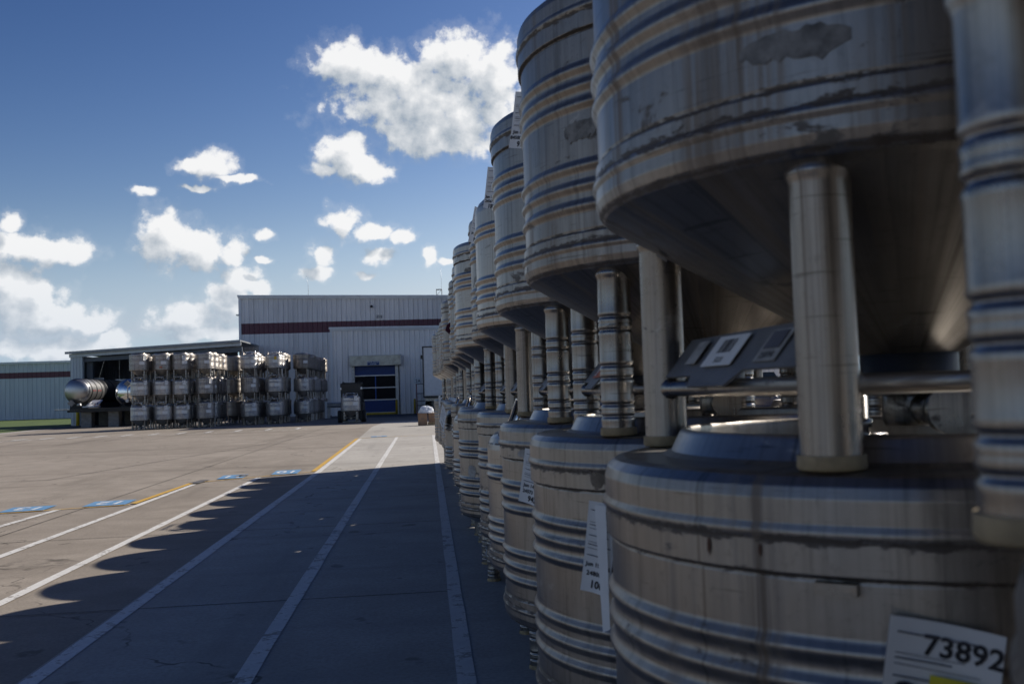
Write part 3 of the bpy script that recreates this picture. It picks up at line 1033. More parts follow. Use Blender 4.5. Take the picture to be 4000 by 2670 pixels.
def lathe_y(f, prof, segs=44):
    """revolve (r, y) about Y"""
    prev = None
    for r, y in prof:
        i = len(f.v)
        if r < 1e-6:
            f.v.append((0, y, 0))
            cur = [i] * segs
        else:
            f.v += [(r * math.cos(2 * math.pi * s / segs), y, r * math.sin(2 * math.pi * s / segs)) for s in range(segs)]
            cur = list(range(i, i + segs))
        if prev:
            for s in range(segs):
                s2 = (s + 1) % segs
                q = tuple(dict.fromkeys((prev[s], prev[s2], cur[s2], cur[s])))
                f.f.append(q)
                f.sm.append(True)
        prev = cur
    return f


lathe_y(f, prof).build('end_dish', 'tank_skin', tk)
lathe_y(MB(), [(0.676, 0.055), (rr, 0.10), (rr, 2.6)]).build('shell', 'tank_skin', tk)
lathe_y(MB(), [(rr, 2.6), (rr + 0.004, 2.62), (rr + 0.004, 11.0), (0, 11.2)]).build('rear_shell', 'black_tank', tk)
for y in (0.08, 0.42, 1.25, 2.1, 3.1, 4.4):
    lathe_y(MB(), [(rr - 0.01, y - 0.06), (rr + 0.025, y - 0.05), (rr + 0.025, y + 0.05), (rr - 0.01, y + 0.06)]).build('band', 'black_steel' if y > 0.1 else 'tank_skin', tk)
for y in (0.55, 0.85, 1.4, 1.75):
    MB().box(rr - 0.012, rr + 0.012, y, y + 0.16, -0.01, 0.045).build('reflector', 'red_paint', tk)
f = MB()
f.v = [(-0.22, -0.30, -0.86), (-0.42, -0.32, -0.67), (-0.22, -0.30, -0.47), (-0.02, -0.28, -0.66)]
f.f = [(0, 3, 2, 1)]
f.sm = [False]
f.v += [(x, y + 0.012, z) for x, y, z in f.v[:4]]
f.f += [(4, 5, 6, 7), (0, 1, 5, 4), (1, 2, 6, 5), (2, 3, 7, 6), (3, 0, 4, 7)]
f.sm += [False] * 5
f.build('placard', 'concrete_block', tk)
f = MB().box(0.30, 1.0, -0.10, -0.06, -0.92, -0.85).box(0.95, 1.03, -0.1, 0.7, -0.92, -0.86)
f.build('bumper', 'letter_white', tk)
f = MB()
f.v = [(0.52, -0.05, -0.86), (1.05, 0.05, -0.86), (1.22, 0.55, -0.52), (0.72, 0.35, -0.52)]
f.f = [(0, 1, 2, 3)]
f.sm = [False]
f.build('step_plate', 'bar_alu', tk)
for k in range(3):
    f = MB()
    x = 0.74 + 0.12 * k
    f.v = [(x, 0.10 + 0.02 * k, -0.745), (x + 0.06, 0.115 + 0.02 * k, -0.745), (x + 0.08, 0.16 + 0.03 * k, -0.69), (x + 0.02, 0.145 + 0.03 * k, -0.69)]
    f.f = [(0, 1, 2, 3)]
    f.sm = [False]
    f.build('step_hole', 'dark_cavity', tk)
MB().tube([(0.5, -0.12, -0.84), (0.78, -0.02, -0.62)], 0.025, 8).build('strut', 'letter_white', tk)
MB().lathe([(0, -0.82), (0.03, -0.82), (0.03, -0.77), (0, -0.76)], 10, 0.98, -0.12).build('amber_light', 'amber_lens', tk)
MB().box(-0.5, 0.5, 0.3, 6, -0.97, -0.62).build('chassis', 'black_steel', tk)
f = MB().tube([(-0.12, -0.26, 0.58), (-0.05, -0.28, 0.62), (0.05, -0.28, 0.62), (0.12, -0.26, 0.58)], 0.015, 6)
f.build('grab_handle', 'black_steel', tk)
MB().tube([(0.1, -0.3, -0.78), (0.3, -0.34, -0.74)], 0.07, 12).build('valve', 'galvanised', tk)

t2 = thing('tank_trailer', 'mirror-polished tank trailer end beside the leftmost stack of totes', 'tank trailer', (-16.48, 57.0, 1.86))
prof = [(0, -0.30), (0.2, -0.285), (0.42, -0.23), (0.60, -0.13), (0.70, -0.03), (0.745, 0.07)]
lathe_y(MB(), prof, 52).build('end_dish', 'polished', t2)
lathe_y(MB(), [(0.745, 0.065), (0.75, 0.1), (0.75, 9.0), (0, 9.1)], 52).build('shell', 'black_tank', t2)
lathe_y(MB(), [(0.74, 0.05), (0.775, 0.06), (0.775, 0.14), (0.74, 0.15)], 52).build('band', 'tank_skin', t2)
f = MB()
f.v = [(0, -0.33, 0.30), (-0.19, -0.33, 0.49), (0, -0.33, 0.68), (0.19, -0.33, 0.49)]
f.v += [(x, y + 0.02, z) for x, y, z in f.v]
f.f = [(0, 3, 2, 1), (4, 5, 6, 7), (0, 1, 5, 4), (1, 2, 6, 5), (2, 3, 7, 6), (3, 0, 4, 7)]
f.sm = [False] * 6
f.build('placard', 'concrete_block', t2)
MB().tube([(0, -0.31, 0.3), (0, -0.33, -0.3)], 0.025, 8).build('placard_rod', 'galvanised', t2)
MB().tube([(-0.5, -0.2, -0.78), (-0.15, -0.36, -0.55), (0.1, -0.4, -0.45), (0.35, -0.3, -0.7)], 0.03, 8).build('hose', 'rubber', t2)
f = MB().tube([(0.0, -0.3, -0.45), (0.0, -0.42, -0.45)], 0.09, 14)
f.build('valve', 'galvanised', t2)
MB().box(-0.5, 0.5, 0.3, 6, -0.80, -0.6).build('chassis', 'black_steel', t2)

# ------------------------------------------------------------------ steel totes
CACHE = {}


def rib(prof, r, z, h=0.0095, w=0.0185):
    for k in range(-3, 4):
        u = k / 3
        prof.append((r + h * (0.5 + 0.5 * math.cos(math.pi * u)) - 0.0, z + w * u))


def body_profile(kind, Rr):
    """kind A: banded top with open collar; B: round shoulder; C: like A with ribs set differently"""
    k = Rr / 0.555
    b = Rr - 0.007
    p = [(0.078 * k, 0.10), (0.078 * k, 0.165), (Rr - 0.034, 0.424), (Rr - 0.016, 0.433), (Rr - 0.005, 0.446), (Rr, 0.462),
         (Rr, 0.483), (Rr + 0.005, 0.488), (Rr + 0.005, 0.497), (Rr - 0.001, 0.502), (Rr - 0.001, 0.528), (b - 0.004, 0.533), (b, 0.538)]
    lower = {'A': (0.60, 0.652, 0.704), 'B': (0.585, 0.632, 0.679), 'C': (0.640, 0.69, 0.74)}[kind]
    upper = {'A': (0.868, 0.915, 0.962), 'B': (0.90, 0.942), 'C': (0.93, 0.975, 1.02)}[kind]
    for z in lower:
        rib(p, b, z)
    for z in upper:
        rib(p, b, z)
    if kind == 'B':
        p += [(b, 1.0), (b, 1.03), (b - 0.004, 1.055), (b - 0.018, 1.085), (b - 0.042, 1.108), (b - 0.075, 1.122), (b - 0.12, 1.132), (0.30 * k, 1.142)]
    else:
        p += [(b, 1.054), (b - 0.003, 1.058), (Rr + 0.001, 1.063), (Rr + 0.001, 1.108), (Rr + 0.006, 1.114), (Rr + 0.006, 1.124), (Rr + 0.001, 1.130),
              (Rr + 0.001, 1.165), (Rr - 0.004, 1.182), (Rr - 0.018, 1.194), (Rr - 0.035, 1.198), (0.448 * k, 1.1985), (0.430 * k, 1.206)]
    # hold the edges: extra rings close to each end of the longer faces
    q = [p[0]]
    for (r0, z0), (r1, z1) in zip(p, p[1:]):
        ln = math.hypot(r1 - r0, z1 - z0)
        if ln > 0.012:
            e = 0.0022 / ln
            q += [(r0 + (r1 - r0) * e, z0 + (z1 - z0) * e), (r1 + (r0 - r1) * e, z1 + (z0 - z1) * e)]
        q.append((r1, z1))
    return q


def tote_mesh(key, fn):
    if key not in CACHE:
        CACHE[key] = fn()
    return CACHE[key]


def m_body(kind, Rr, segs, material):
    def fn():
        p = body_profile(kind, Rr)
        f = MB().lathe([c for c in p if c[1] >= 0.1649], segs)
        return f.mesh('body', material)
    return tote_mesh(('body', kind, Rr, segs, material), fn)


def m_collar(Rr, segs):
    k = Rr / 0.555
    return tote_mesh(('collar', Rr, segs), lambda: MB().lathe(
        [(0.440 * k, 1.1988), (0.432 * k, 1.2045), (0.416 * k, 1.236), (0.411 * k, 1.2425), (0.406 * k, 1.244), (0.402 * k, 1.241), (0.400 * k, 1.234), (0.404 * k, 1.13)], segs).mesh('collar', 'steel_clean'))


def m_lid(Rr, segs):
    k = Rr / 0.555

    def fn():
        f = MB().lathe([(0.403 * k, 1.132), (0.30 * k, 1.145), (0.24 * k, 1.15), (0.235 * k, 1.175), (0.20 * k, 1.185), (0, 1.192)], segs)
        return f.mesh('lid', 'steel_leg')
    return tote_mesh(('lid', Rr, segs), fn)


def m_fitting():
    def fn():
        f = MB().lathe([(0, 1.14), (0.03, 1.14), (0.03, 1.20), (0.022, 1.203), (0.022, 1.222), (0.028, 1.225), (0.028, 1.24), (0.02, 1.243), (0.02, 1.29), (0.0, 1.292)], 14, 0.05, 0.30)
        f.tube([(0.05, 0.30, 1.20), (0.11, 0.30, 1.20)], 0.012, 8)
        return f.mesh('vent_fitting', 'steel_leg')
    return tote_mesh(('fitting',), fn)


def m_manway(Rr, segs):
    k = Rr / 0.555

    def fn():
        f = MB().lathe([(0.31 * k, 1.135), (0.29 * k, 1.14), (0.235 * k, 1.145), (0.23 * k, 1.175), (0.20 * k, 1.183), (0, 1.187)], segs)
        return f.mesh('manway_lid', 'steel_clean')
    return tote_mesh(('manway', Rr, segs), fn)


def m_lug(Rr):
    k = Rr / 0.555
    return tote_mesh(('lug', Rr), lambda: MB().lathe([(0.058, 1.05), (0.058, 1.188), (0.05, 1.196), (0, 1.197)], 16).mesh('stacking_lug', 'steel_clean'))


def m_leg(ribbed, segs):
    def fn():
        r = 0.043
        p = [(0.0, 0.021), (r, 0.021)]
        if ribbed:
            for z in (0.050, 0.080, 0.148, 0.180, 0.272, 0.306):
                p += [(r, z - 0.014), (r + 0.0015, z - 0.0075), (r, z - 0.0045), (r - 0.0028, z - 0.0012), (r - 0.0028, z + 0.0012), (r, z + 0.0045), (r + 0.0015, z + 0.0075), (r, z + 0.014)]
        p += [(r, 0.402), (r + 0.002, 0.410), (r + 0.005, 0.416), (r + 0.005, 0.422), (r - 0.004, 0.434)]
        return MB().lathe(p, segs, sharp=(1,)).mesh('leg', 'steel_leg')
    return tote_mesh(('leg', ribbed, segs), fn)


def m_pad(segs):
    return tote_mesh(('pad', segs), lambda: MB().lathe([(0, 0.0), (0.045, 0.0), (0.048, 0.004), (0.047, 0.021), (0.0, 0.0225)], segs, sharp=(3,)).mesh('foot_pad', 'pad_ochre'))


def m_bar(a, segs=12):
    return tote_mesh(('bar', a, segs), lambda: MB().tube([(-a, 0, 0), (-a + 0.045, 0, 0), (-a + 0.05, 0, 0), (a - 0.05, 0, 0), (a - 0.045, 0, 0), (a, 0, 0)],
                                                         [0.022, 0.022, 0.0155, 0.0155, 0.022, 0.022], segs, False).mesh('brace_bar', 'steel_leg'))


def m_plate(a):
    def fn():
        w = a - 0.038
        f = MB()
        # tilted sheet with a folded tab that hooks over the bar; X out of the tote, Y along the bar
        pts = [(-w, 0.0, 0.0), (-0.16, 0.0, 0.0), (-0.13, -0.02, -0.020), (0.04, -0.02, -0.020), (0.08, 0, 0.006), (w, 0, 0.006), (w, 0.062, 0.080), (-w, 0.062, 0.074)]
        n = len(pts)
        f.v = [(x, y, z) for x, y, z in pts] + [(x, y + 0.004, z - 0.003) for x, y, z in pts]
        f.f = [tuple(range(n)), tuple(range(2 * n - 1, n - 1, -1))]
        f.sm = [False, False]
        for i in range(n):
            j = (i + 1) % n
            f.f.append((j, i, n + i, n + j))
            f.sm.append(False)
        return f.mesh('data_plate', 'plate_grey')
    return tote_mesh(('plate', a), fn)


def m_rail(Rr):
    k = Rr / 0.555

    def fn():
        f = MB()
        s = 0.37 * k
        a = 0.24 * k
        zt = 1.275
        for sgn in (-1, 1):
            f.tube([(-a, sgn * (s + 0.06), 1.11), (-a * 0.92, sgn * s, zt), (a * 0.92, sgn * s, zt), (a, sgn * (s + 0.06), 1.11)], 0.0125, 8)
            f.tube([(sgn * (s + 0.06), -a, 1.11), (sgn * s, -a * 0.92, zt), (sgn * s, a * 0.92, zt), (sgn * (s + 0.06), a, 1.11)], 0.0125, 8)
        return f.mesh('handle_rail', 'steel_bright')
    return tote_mesh(('rail', Rr), fn)


def m_neck(Rr):
    k = Rr / 0.555
    return tote_mesh(('neck', Rr), lambda: MB().lathe([(0, 0.105), (0.084 * k, 0.105), (0.084 * k, 0.168), (0.078 * k, 0.172), (0.07 * k, 0.18)], 28, sharp=(1,)).mesh('outlet_neck', 'black_steel'))  # steel neck coloured black to stand in for its dark reflection


def m_valve():
    def fn():
        f = MB().lathe([(0.0, 0.04), (0.045, 0.04), (0.05, 0.052), (0.05, 0.09), (0.045, 0.105), (0.0, 0.107)], 16)
        f.tube([(-0.11, 0, 0.07), (0.0, 0, 0.07)], 0.03, 12)
        f.tube([(-0.115, 0, 0.07), (-0.10, 0, 0.07)], 0.042, 14)
        return f.mesh('outlet_valve', 'steel_leg')
    return tote_mesh(('valve',), fn)


def bent(uv):
    return 0.0


def paper_tag(parent, Rr, ang, z, w, h, tilt=0.0, lines=(), off=0.012, curl=0.02, yellow=False, number=None):
    """a paper tag hanging on the shell at the angle ang (degrees)"""
    a = R(ang)
    n = Vector((math.cos(a), math.sin(a), 0))
    tdir = Vector((-math.sin(a), math.cos(a), 0))
    mw = frame(n * (Rr + off) + Vector((0, 0, z)), tdir, (0, 0, 1)) @ Matrix.Rotation(R(tilt), 4, 'Z')

    def wf(x, y):
        return curl * ((x / w) ** 2) * 2.2 - curl * 0.3 + curl * 0.8 * max(0.0, -(y / h)) ** 2
    m = MB()
    nx, ny = 6, 8
    for j in range(ny + 1):
        for i in range(nx + 1):
            x = (i / nx - 0.5) * w
            y = (j / ny - 0.5) * h
            m.v.append((x, y, wf(x, y)))
    for j in range(ny):
        for i in range(nx):
            q = j * (nx + 1) + i
            m.f.append((q, q + 1, q + nx + 2, q + nx + 1))
            m.sm.append(True)
    o = m.build('paper_tag', 'paper', parent)
    o.matrix_local = mw

    def onto(co):
        return Vector((co.x, co.y, 0))

    def put(s, size, x, y, material='ink_black', bold=0.0):
        def fnc(co):
            return Vector((co.x, co.y, wf(co.x + x, co.y + y) + 0.0015))
        text(s, size, material, o, Matrix.Translation((x, y, 0)), bold, fn=fnc)
    for s, size, x, y, bold in lines:
        put(s, size, x, y, 'ink_black', bold)
    # ruled small print
    m = MB()
    k = 0
    for yy in (0.40, 0.27, 0.235, 0.20, 0.12, 0.05, 0.02, -0.02, -0.10):
        k += 1
        y = yy * h
        x0, x1 = -w * 0.42, w * (0.05 + 0.35 * ((k * 37) % 10) / 10)
        hh = 0.010 * h if k % 2 else 0.005 * h
        m.quad((x0, y, wf(x0, y) + 0.0012), (x1, y, wf(x1, y) + 0.0012), (x1, y + hh, wf(x1, y) + 0.0012), (x0, y + hh, wf(x0, y) + 0.0012))
    m.build('small_print', 'ink_grey', o)
    return o


def sticker(parent, mw, w, h, material='paper', name='sticker', bars=False, number=None):
    o = MB().box(-w / 2, w / 2, -h / 2, h / 2, 0, 0.0012).build(name, material, parent)
    o.matrix_local = mw
    if bars:
        m = MB()
        x = -w * 0.24
        rnd = random.Random(3)
        while x < w * 0.22:
            bw = rnd.choice((0.010, 0.016, 0.022)) * w
            m.quad((x, -h * 0.08, 0.0018), (x + bw, -h * 0.08, 0.0018), (x + bw, h * 0.36, 0.0018), (x, h * 0.36, 0.0018))
            x += bw + rnd.choice((0.014, 0.022, 0.03)) * w
        m.build('barcode', 'ink_black', o)
    if number:
        text(number, h * 0.26, 'ink_black', o, Matrix.Translation((0, -h * 0.32, 0.0018)))
    return o


def wrap_label(parent, Rr, ang, z, w, h, material='paper', name='placard'):
    """a flat rigid placard held on the shell"""
    a = R(ang)
    n = Vector((math.cos(a), math.sin(a), 0))
    o = tote_mesh(('placard', w, h, material), lambda: MB().box(-w / 2, w / 2, -h / 2, h / 2, -0.03, 0.0).mesh(name, material))
    ob = link(name, o, parent)
    ob.matrix_local = frame(n * (Rr + 0.010) + Vector((0, 0, z)), (-math.sin(a), math.cos(a), 0), (0, 0, 1))
    return ob


def tote(label, group, loc, rz=0.0, kind='A', Rr=0.555, material='steel_dirty', ribbed=True, segs=64, lseg=20, detail=2, plate=True, legk=1.0):
    t = thing('steel_tote', label, 'tote', loc, rz, group)
    link('body', m_body(kind, Rr, segs, material), t)
    link('outlet_neck', m_neck(Rr), t)
    a = 0.345 * Rr / 0.555
    for sx in (-1, 1):
        for sy in (-1, 1):
            lg = link('leg', m_leg(ribbed, lseg), t)
            lg.location = (sx * a, sy * a, 0)
            if detail >= 1:
                link('foot_pad', m_pad(lseg), lg)
            if kind == 'B':
                lu = link('stacking_lug', m_lug(Rr), t)
                lu.location = (sx * a, sy * a, 0)
    if kind == 'B':
        link('manway_lid', m_manway(Rr, segs), t)
        link('handle_rail', m_rail(Rr), t)
    else:
        link('collar', m_collar(Rr, segs), t)
        link('lid', m_lid(Rr, 32), t)
        if detail >= 2:
            link('vent_fitting', m_fitting(), t)
    for k in range(4 if detail >= 2 else 1):
        b = link('brace_bar', m_bar(a), t)
        ang = (0, math.pi / 2, math.pi, -math.pi / 2)[k]
        b.rotation_euler = (0, 0, ang)
        b.location = (math.sin(ang) * a, -math.cos(ang) * a, 0.118)
    if detail >= 1:
        v = link('outlet_valve', m_valve(), t)
        v.rotation_euler = (0, 0, math.pi / 2)
    if plate and detail >= 2:
        p = link('data_plate', m_plate(a), t)
        p.matrix_local = Matrix.Translation((-a - 0.012, 0, 0.142)) @ Matrix.Rotation(-math.pi / 2, 4, 'Z')
    return t


H = 1.2
ORD = ['first', 'second', 'third', 'fourth', 'fifth', 'sixth', 'seventh', 'eighth', 'ninth', 'tenth', 'eleventh', 'twelfth', 'thirteenth', 'fourteenth', 'fifteenth', 'sixteenth', 'seventeenth', 'eighteenth']
PIT = 1.12
ROWX = [0.87, 0.8586, 0.831, 0.822, 0.83, 0.841, 0.755, 0.80, 0.77, 0.785, 0.73, 0.75, 0.76, 0.76, 0.75, 0.71, 0.66, 0.70]
UPX = [0.808, 0.8586, 0.831, 0.822, 0.80, 0.825, 0.755, 0.775, 0.77, 0.785, 0.73, 0.75, 0.76, 0.75, 0.74, 0.71, 0.65, 0.70]
Y1 = 1.762
LK = ['A', 'A', 'A', 'A', 'B', 'A', 'A', 'C', 'B', 'A', 'B', 'A', 'A', 'C', 'A', 'B', 'A', 'A']
UK = ['A', 'C', 'A', 'A', 'B', 'C', 'A', 'A', 'C', 'A', 'A', 'B', 'A', 'C', 'A', 'A', 'A', 'A']
LM = ['dirty', 'dirty', 'dirty', 'dirty', 'clean', 'dirty', 'dirty', 'dirty', 'clean', 'stained', 'dirty', 'dirty', 'stained', 'dirty', 'dirty', 'dirty', 'stained', 'dirty']
UM = ['dirty', 'dirty', 'stained', 'dirty', 'clean', 'stained', 'clean', 'dirty', 'stained', 'dirty', 'stained', 'dirty', 'dirty', 'stained', 'dirty', 'dirty', 'dirty', 'dirty']
LR = [1, 0, 1, 1, 1, 1, 1, 1, 0, 1, 1, 1, 0, 1, 1, 1, 1, 1]
UR = [1, 0, 1, 1, 0, 1, 1, 1, 1, 0, 1, 1, 1, 0, 1, 1, 1, 1]
LOWER, UPPER = {}, {}
MATW = {'dirty': 'scuffed', 'clean': 'clean', 'stained': 'brown-stained'}
for i in range(17):
    y = {0: 0.40, 1: 1.74}.get(i, Y1 + (i - 1) * PIT)
    if i == 0:
        w = 'nearest the camera at the right picture edge'
    else:
        w = '%s from the camera in the lane row' % ORD[i - 1]
    sg_ = 112 if i < 4 else (72 if i < 8 else 48)
    ls = 32 if i < 4 else 18
    LOWER[i] = tote('%s lower-tier steel tote, %s' % (MATW[LM[i]], w), 'totes stacked along the lane', (ROWX[i] + (0.014 if i == 1 else 0.02), y, 0), random.uniform(-0.05, 0.05), LK[i], 0.555, 'steel_' + LM[i], bool(LR[i]), sg_, ls)
    UPPER[i] = tote('%s upper-tier steel tote, %s' % (MATW[UM[i]], w), 'totes stacked along the lane', (UPX[i] + (0.014 if i == 1 else 0.02), y, H), 0.10 if i == 1 else 0.08 if i == 0 else random.uniform(-0.06, 0.06), UK[i], 0.555, 'steel_' + UM[i], bool(UR[i]), sg_, ls)
# second row behind
for i in range(0, 9):
    y = Y1 + (i - 1) * PIT + 0.30
    x = ROWX[i] + 1.16 + random.uniform(-0.03, 0.03)
    for tier in ((0, 1) if i >= 5 else (0,)):
        tote('%s-tier steel tote in the back row, %s from the camera' % (('lower', 'upper')[tier], ORD[i]), 'back row of totes',
             (x, y, tier * H), random.uniform(-0.1, 0.1), random.choice('AAC'), 0.555, 'steel_dirty', random.random() < 0.6, 56 if i < 6 else 40, 16, detail=2 if i < 5 else 1, plate=False)


# small things on the near totes
def body_label(t, txt, ang, z, size=0.05, Rr=0.555):
    a = R(ang)
    k = Rr + 0.003

    def wrapf(co):
        th = a + co.x / k
        return Vector((k * math.cos(th), k * math.sin(th), z + co.y))
    text(txt, size, 'ink_black', t, Matrix.Identity(4), 0.0, name='serial_number', fn=wrapf)


def plate_stickers(t, items):
    p = [c for c in t.children if c.name.startswith('data_plate')][0]
    # plate plane: X along the bar, normal tilted outwards
    up = Vector((0, 0.062, 0.076)).normalized()
    for (x, s, w, h, material, bars, num) in items:
        lift = 0.0015 if material == 'ink_grey' else 0.0
        mw = frame(Vector((x, 0.0, 0.004)) + up * s + Vector((0, -0.0030 - lift, 0.0026 + lift)), (1, 0, 0.0), up)
        sticker(p, mw, w, h, material, bars=bars, number=num)


plate_stickers(UPPER[1], [(-0.19, 0.048, 0.05, 0.055, 'pale_smear', False, None), (-0.05, 0.046, 0.135, 0.070, 'paper', True, '5020'), (0.15, 0.046, 0.080, 0.066, 'pale_smear', False, '250740'), (0.15, 0.056, 0.056, 0.036, 'ink_grey', False, None)])
plate_stickers(UPPER[2], [(0.03, 0.040, 0.22, 0.066, 'label_orange', False, None), (-0.05, 0.042, 0.04, 0.055, 'paper', False, '2015')])
plate_stickers(UPPER[3], [(0.10, 0.043, 0.11, 0.070, 'paper', True, '54093')])
plate_stickers(UPPER[5], [(0.05, 0.043, 0.10, 0.066, 'paper', True, '51120')])

L = 0.555
paper_tag(UPPER[3], L, -141, 1.13, 0.11, 0.21, -12, [('Jun 15, 2016', 0.017, 0.0, -0.045, 0.0006), ('84508', 0.018, -0.03, -0.066, 0.0006), ('995', 0.028, 0.0, -0.090, 0.001)], 0.02)
paper_tag(UPPER[4], L, -145, 1.11, 0.11, 0.20, -12, [('Jun 15, 2016', 0.018, 0.0, -0.045, 0.0006), ('24567', 0.018, -0.025, -0.066, 0.0006), ('1004', 0.028, 0.0, -0.090, 0.001)], 0.02)
paper_tag(UPPER[5], L, -154, 1.12, 0.13, 0.22, -24, [('Jun 15, 2016', 0.019, 0.0, -0.05, 0.0006), ('978', 0.030, 0.0, -0.085, 0.001)], 0.02)
paper_tag(LOWER[3], L, -144, 1.0, 0.12, 0.20, -12, [('Jun 14, 2016', 0.018, 0.0, -0.035, 0.0006), ('24573', 0.018, -0.025, -0.057, 0.0006), ('942', 0.028, 0.0, -0.082, 0.001)], 0.02)
paper_tag(LOWER[2], L, -135.5, 0.92, 0.09, 0.23, -9, [('Jun 15, 2016', 0.0145, 0.0, -0.045, 0.0005), ('24808', 0.016, -0.014, -0.068, 0.0005), ('1007', 0.026, 0.004, -0.095, 0.001)], 0.02)
paper_tag(LOWER[10], L, -168, 1.02, 0.22, 0.26, -38, [('1726', 0.034, -0.03, -0.09, 0.001), ('382', 0.034, 0.05, -0.11, 0.001)], 0.03)
paper_tag(LOWER[14], L, -168, 1.20, 0.16, 0.16, 8, [('912', 0.034, 0.0, -0.05, 0.001)], 0.02)
# the label at the lower right corner: number and a yellow field
pt = paper_tag(LOWER[1], L, -118, 0.914, 0.135, 0.20, -9, [('73892', 0.036, 0.022, 0.068, 0.001)], 0.012, 0.022)
sticker(pt, Matrix.Translation((0.026, -0.030, 0.008)) @ Matrix.Rotation(-0.06, 4, 'X'), 0.078, 0.13, 'paper_yellow', 'yellow_field')
f = MB().lathe([(0, 0), (0.013, 0), (0.012, 0.002), (0, 0.003)], 20).build('grommet', 'ink_black', pt)
f.matrix_local = Matrix.Translation((-0.040, 0.012, 0.004)) @ Matrix.Scale(0.6, 4, (0, 1, 0))
# folded plain strip of film beside the tag of the second lower tote
f = MB()
f.v = [(0, 0, 0), (0.035, 0, 0.0), (0.045, -0.30, 0.012), (0.022, -0.31, 0.012)]
f.f = [(3, 2, 1, 0)]
f.sm = [False]
o = f.build('plastic_strip', 'paper', LOWER[2])
a = R(-136)
o.matrix_local = frame(Vector((math.cos(a), math.sin(a), 0)) * (L + 0.03) + Vector((0, 0, 1.03)), (-math.sin(a), math.cos(a), 0), (0, 0, 1))
# hinge block in the seam of the nearest lower tote
f = MB().box(-0.028, 0.028, -0.008, 0.008, -0.005, 0.014).build('hinge_block', 'steel_leg', LOWER[1])
a = R(-130.1)
f.matrix_local = frame(Vector((math.cos(a), math.sin(a), 0)) * (L - 0.004) + Vector((0, 0, 1.048)), (-math.sin(a), math.cos(a), 0), (0, 0, 1))
# torn sticker rest below the first upper tote
f = MB()
f.v = [(-0.03, -0.010, 0), (0.008, -0.012, 0), (0.010, -0.007, 0), (0.022, -0.009, 0), (0.026, 0.002, 0), (0.030, 0.011, 0), (0.004, 0.009, 0), (-0.006, 0.012, 0), (-0.026, 0.010, 0), (-0.021, 0.003, 0)]
f.f = [tuple(range(10))]
f.sm = [False]
f = f.build('torn_sticker', 'concrete_block', UPPER[1])
rv = Matrix.Rotation(-0.10, 3, 'Z') @ Vector((-0.418, 0.115, 0))
ur = Vector((rv.x, rv.y, 0)).normalized()
upv = (ur + Vector((0, 0, 0.585))).normalized()
tv_ = Vector((-ur.y, ur.x, 0))
nrm = tv_.cross(upv)
if nrm.z > 0:
    tv_ = -tv_
    nrm = -nrm
f.matrix_local = frame(rv + Vector((0, 0, 0.373)) + nrm * 0.006, tv_, upv)


def residue(t, ang, z, w, h, material, seed, name='label_residue'):
    # rest of a torn label or a smear, hugging the shell
    rnd = random.Random(seed)
    m = MB()
    nx, ny = 16, 5
    rad = 0.5495 if 0.54 < z < 1.05 else 0.5575
    top = [1 + rnd.uniform(-0.25, 0.1) for _ in range(nx + 1)]
    bot = [1 + rnd.uniform(-0.6, 0.5) * (rnd.random() < 0.5) for _ in range(nx + 1)]
    for j in range(ny + 1):
        for i in range(nx + 1):
            u = i / nx - 0.5
            vv = j / ny - 0.5
            vv *= (top[i] if vv > 0 else bot[i]) * min(1.0, 0.35 + 3.0 * (0.5 - abs(u)))
            th = R(ang) + u * w / rad
            m.v.append((rad * math.cos(th), rad * math.sin(th), z + vv * h))
    for j in range(ny):
        for i in range(nx):
            q = j * (nx + 1) + i
            m.f.append((q, q + 1, q + nx + 2, q + nx + 1))
            m.sm.append(True)
    return m.build(name, material, t)


residue(UPPER[1], -136, 0.592, 0.16, 0.045, 'smear', 1)
residue(UPPER[1], -100, 0.66, 0.10, 0.03, 'smear', 3)
residue(LOWER[2], -125, 1.085, 0.14, 0.045, 'smear', 4)
residue(LOWER[2], -137, 1.09, 0.05, 0.04, 'smear', 5)
residue(LOWER[2], -128, 0.555, 0.16, 0.03, 'smear', 6)
residue(LOWER[3], -150, 1.085, 0.12, 0.035, 'pale_smear', 7)
residue(UPPER[2], -140, 0.80, 0.12, 0.05, 'smear', 8)
residue(LOWER[1], -150, 1.09, 0.007, 0.024, 'rust_smear', 10)
residue(LOWER[1], -141, 1.092, 0.005, 0.018, 'rust_smear', 11)
residue(UPPER[5], -160, 0.80, 0.16, 0.08, 'smear', 12)
residue(UPPER[6], -150, 0.985, 0.10, 0.05, 'smear', 13)
residue(LOWER[6], -150, 0.76, 0.10, 0.09, 'pale_smear', 14)
# dark red cloth strap on a far upper tote
o = MB().prism([(0, 0), (0.05, -0.04), (0.13, 0.02), (0.13, 0.34), (0.10, 0.36), (0.08, 0.1), (0.02, 0.06)], -0.004, 0.004).build('maroon_rag', 'siding_maroon', UPPER[9])
o.matrix_local = Matrix.Translation((-0.60, -0.12, 0.78)) @ Matrix.Rotation(0.3, 4, 'Z')

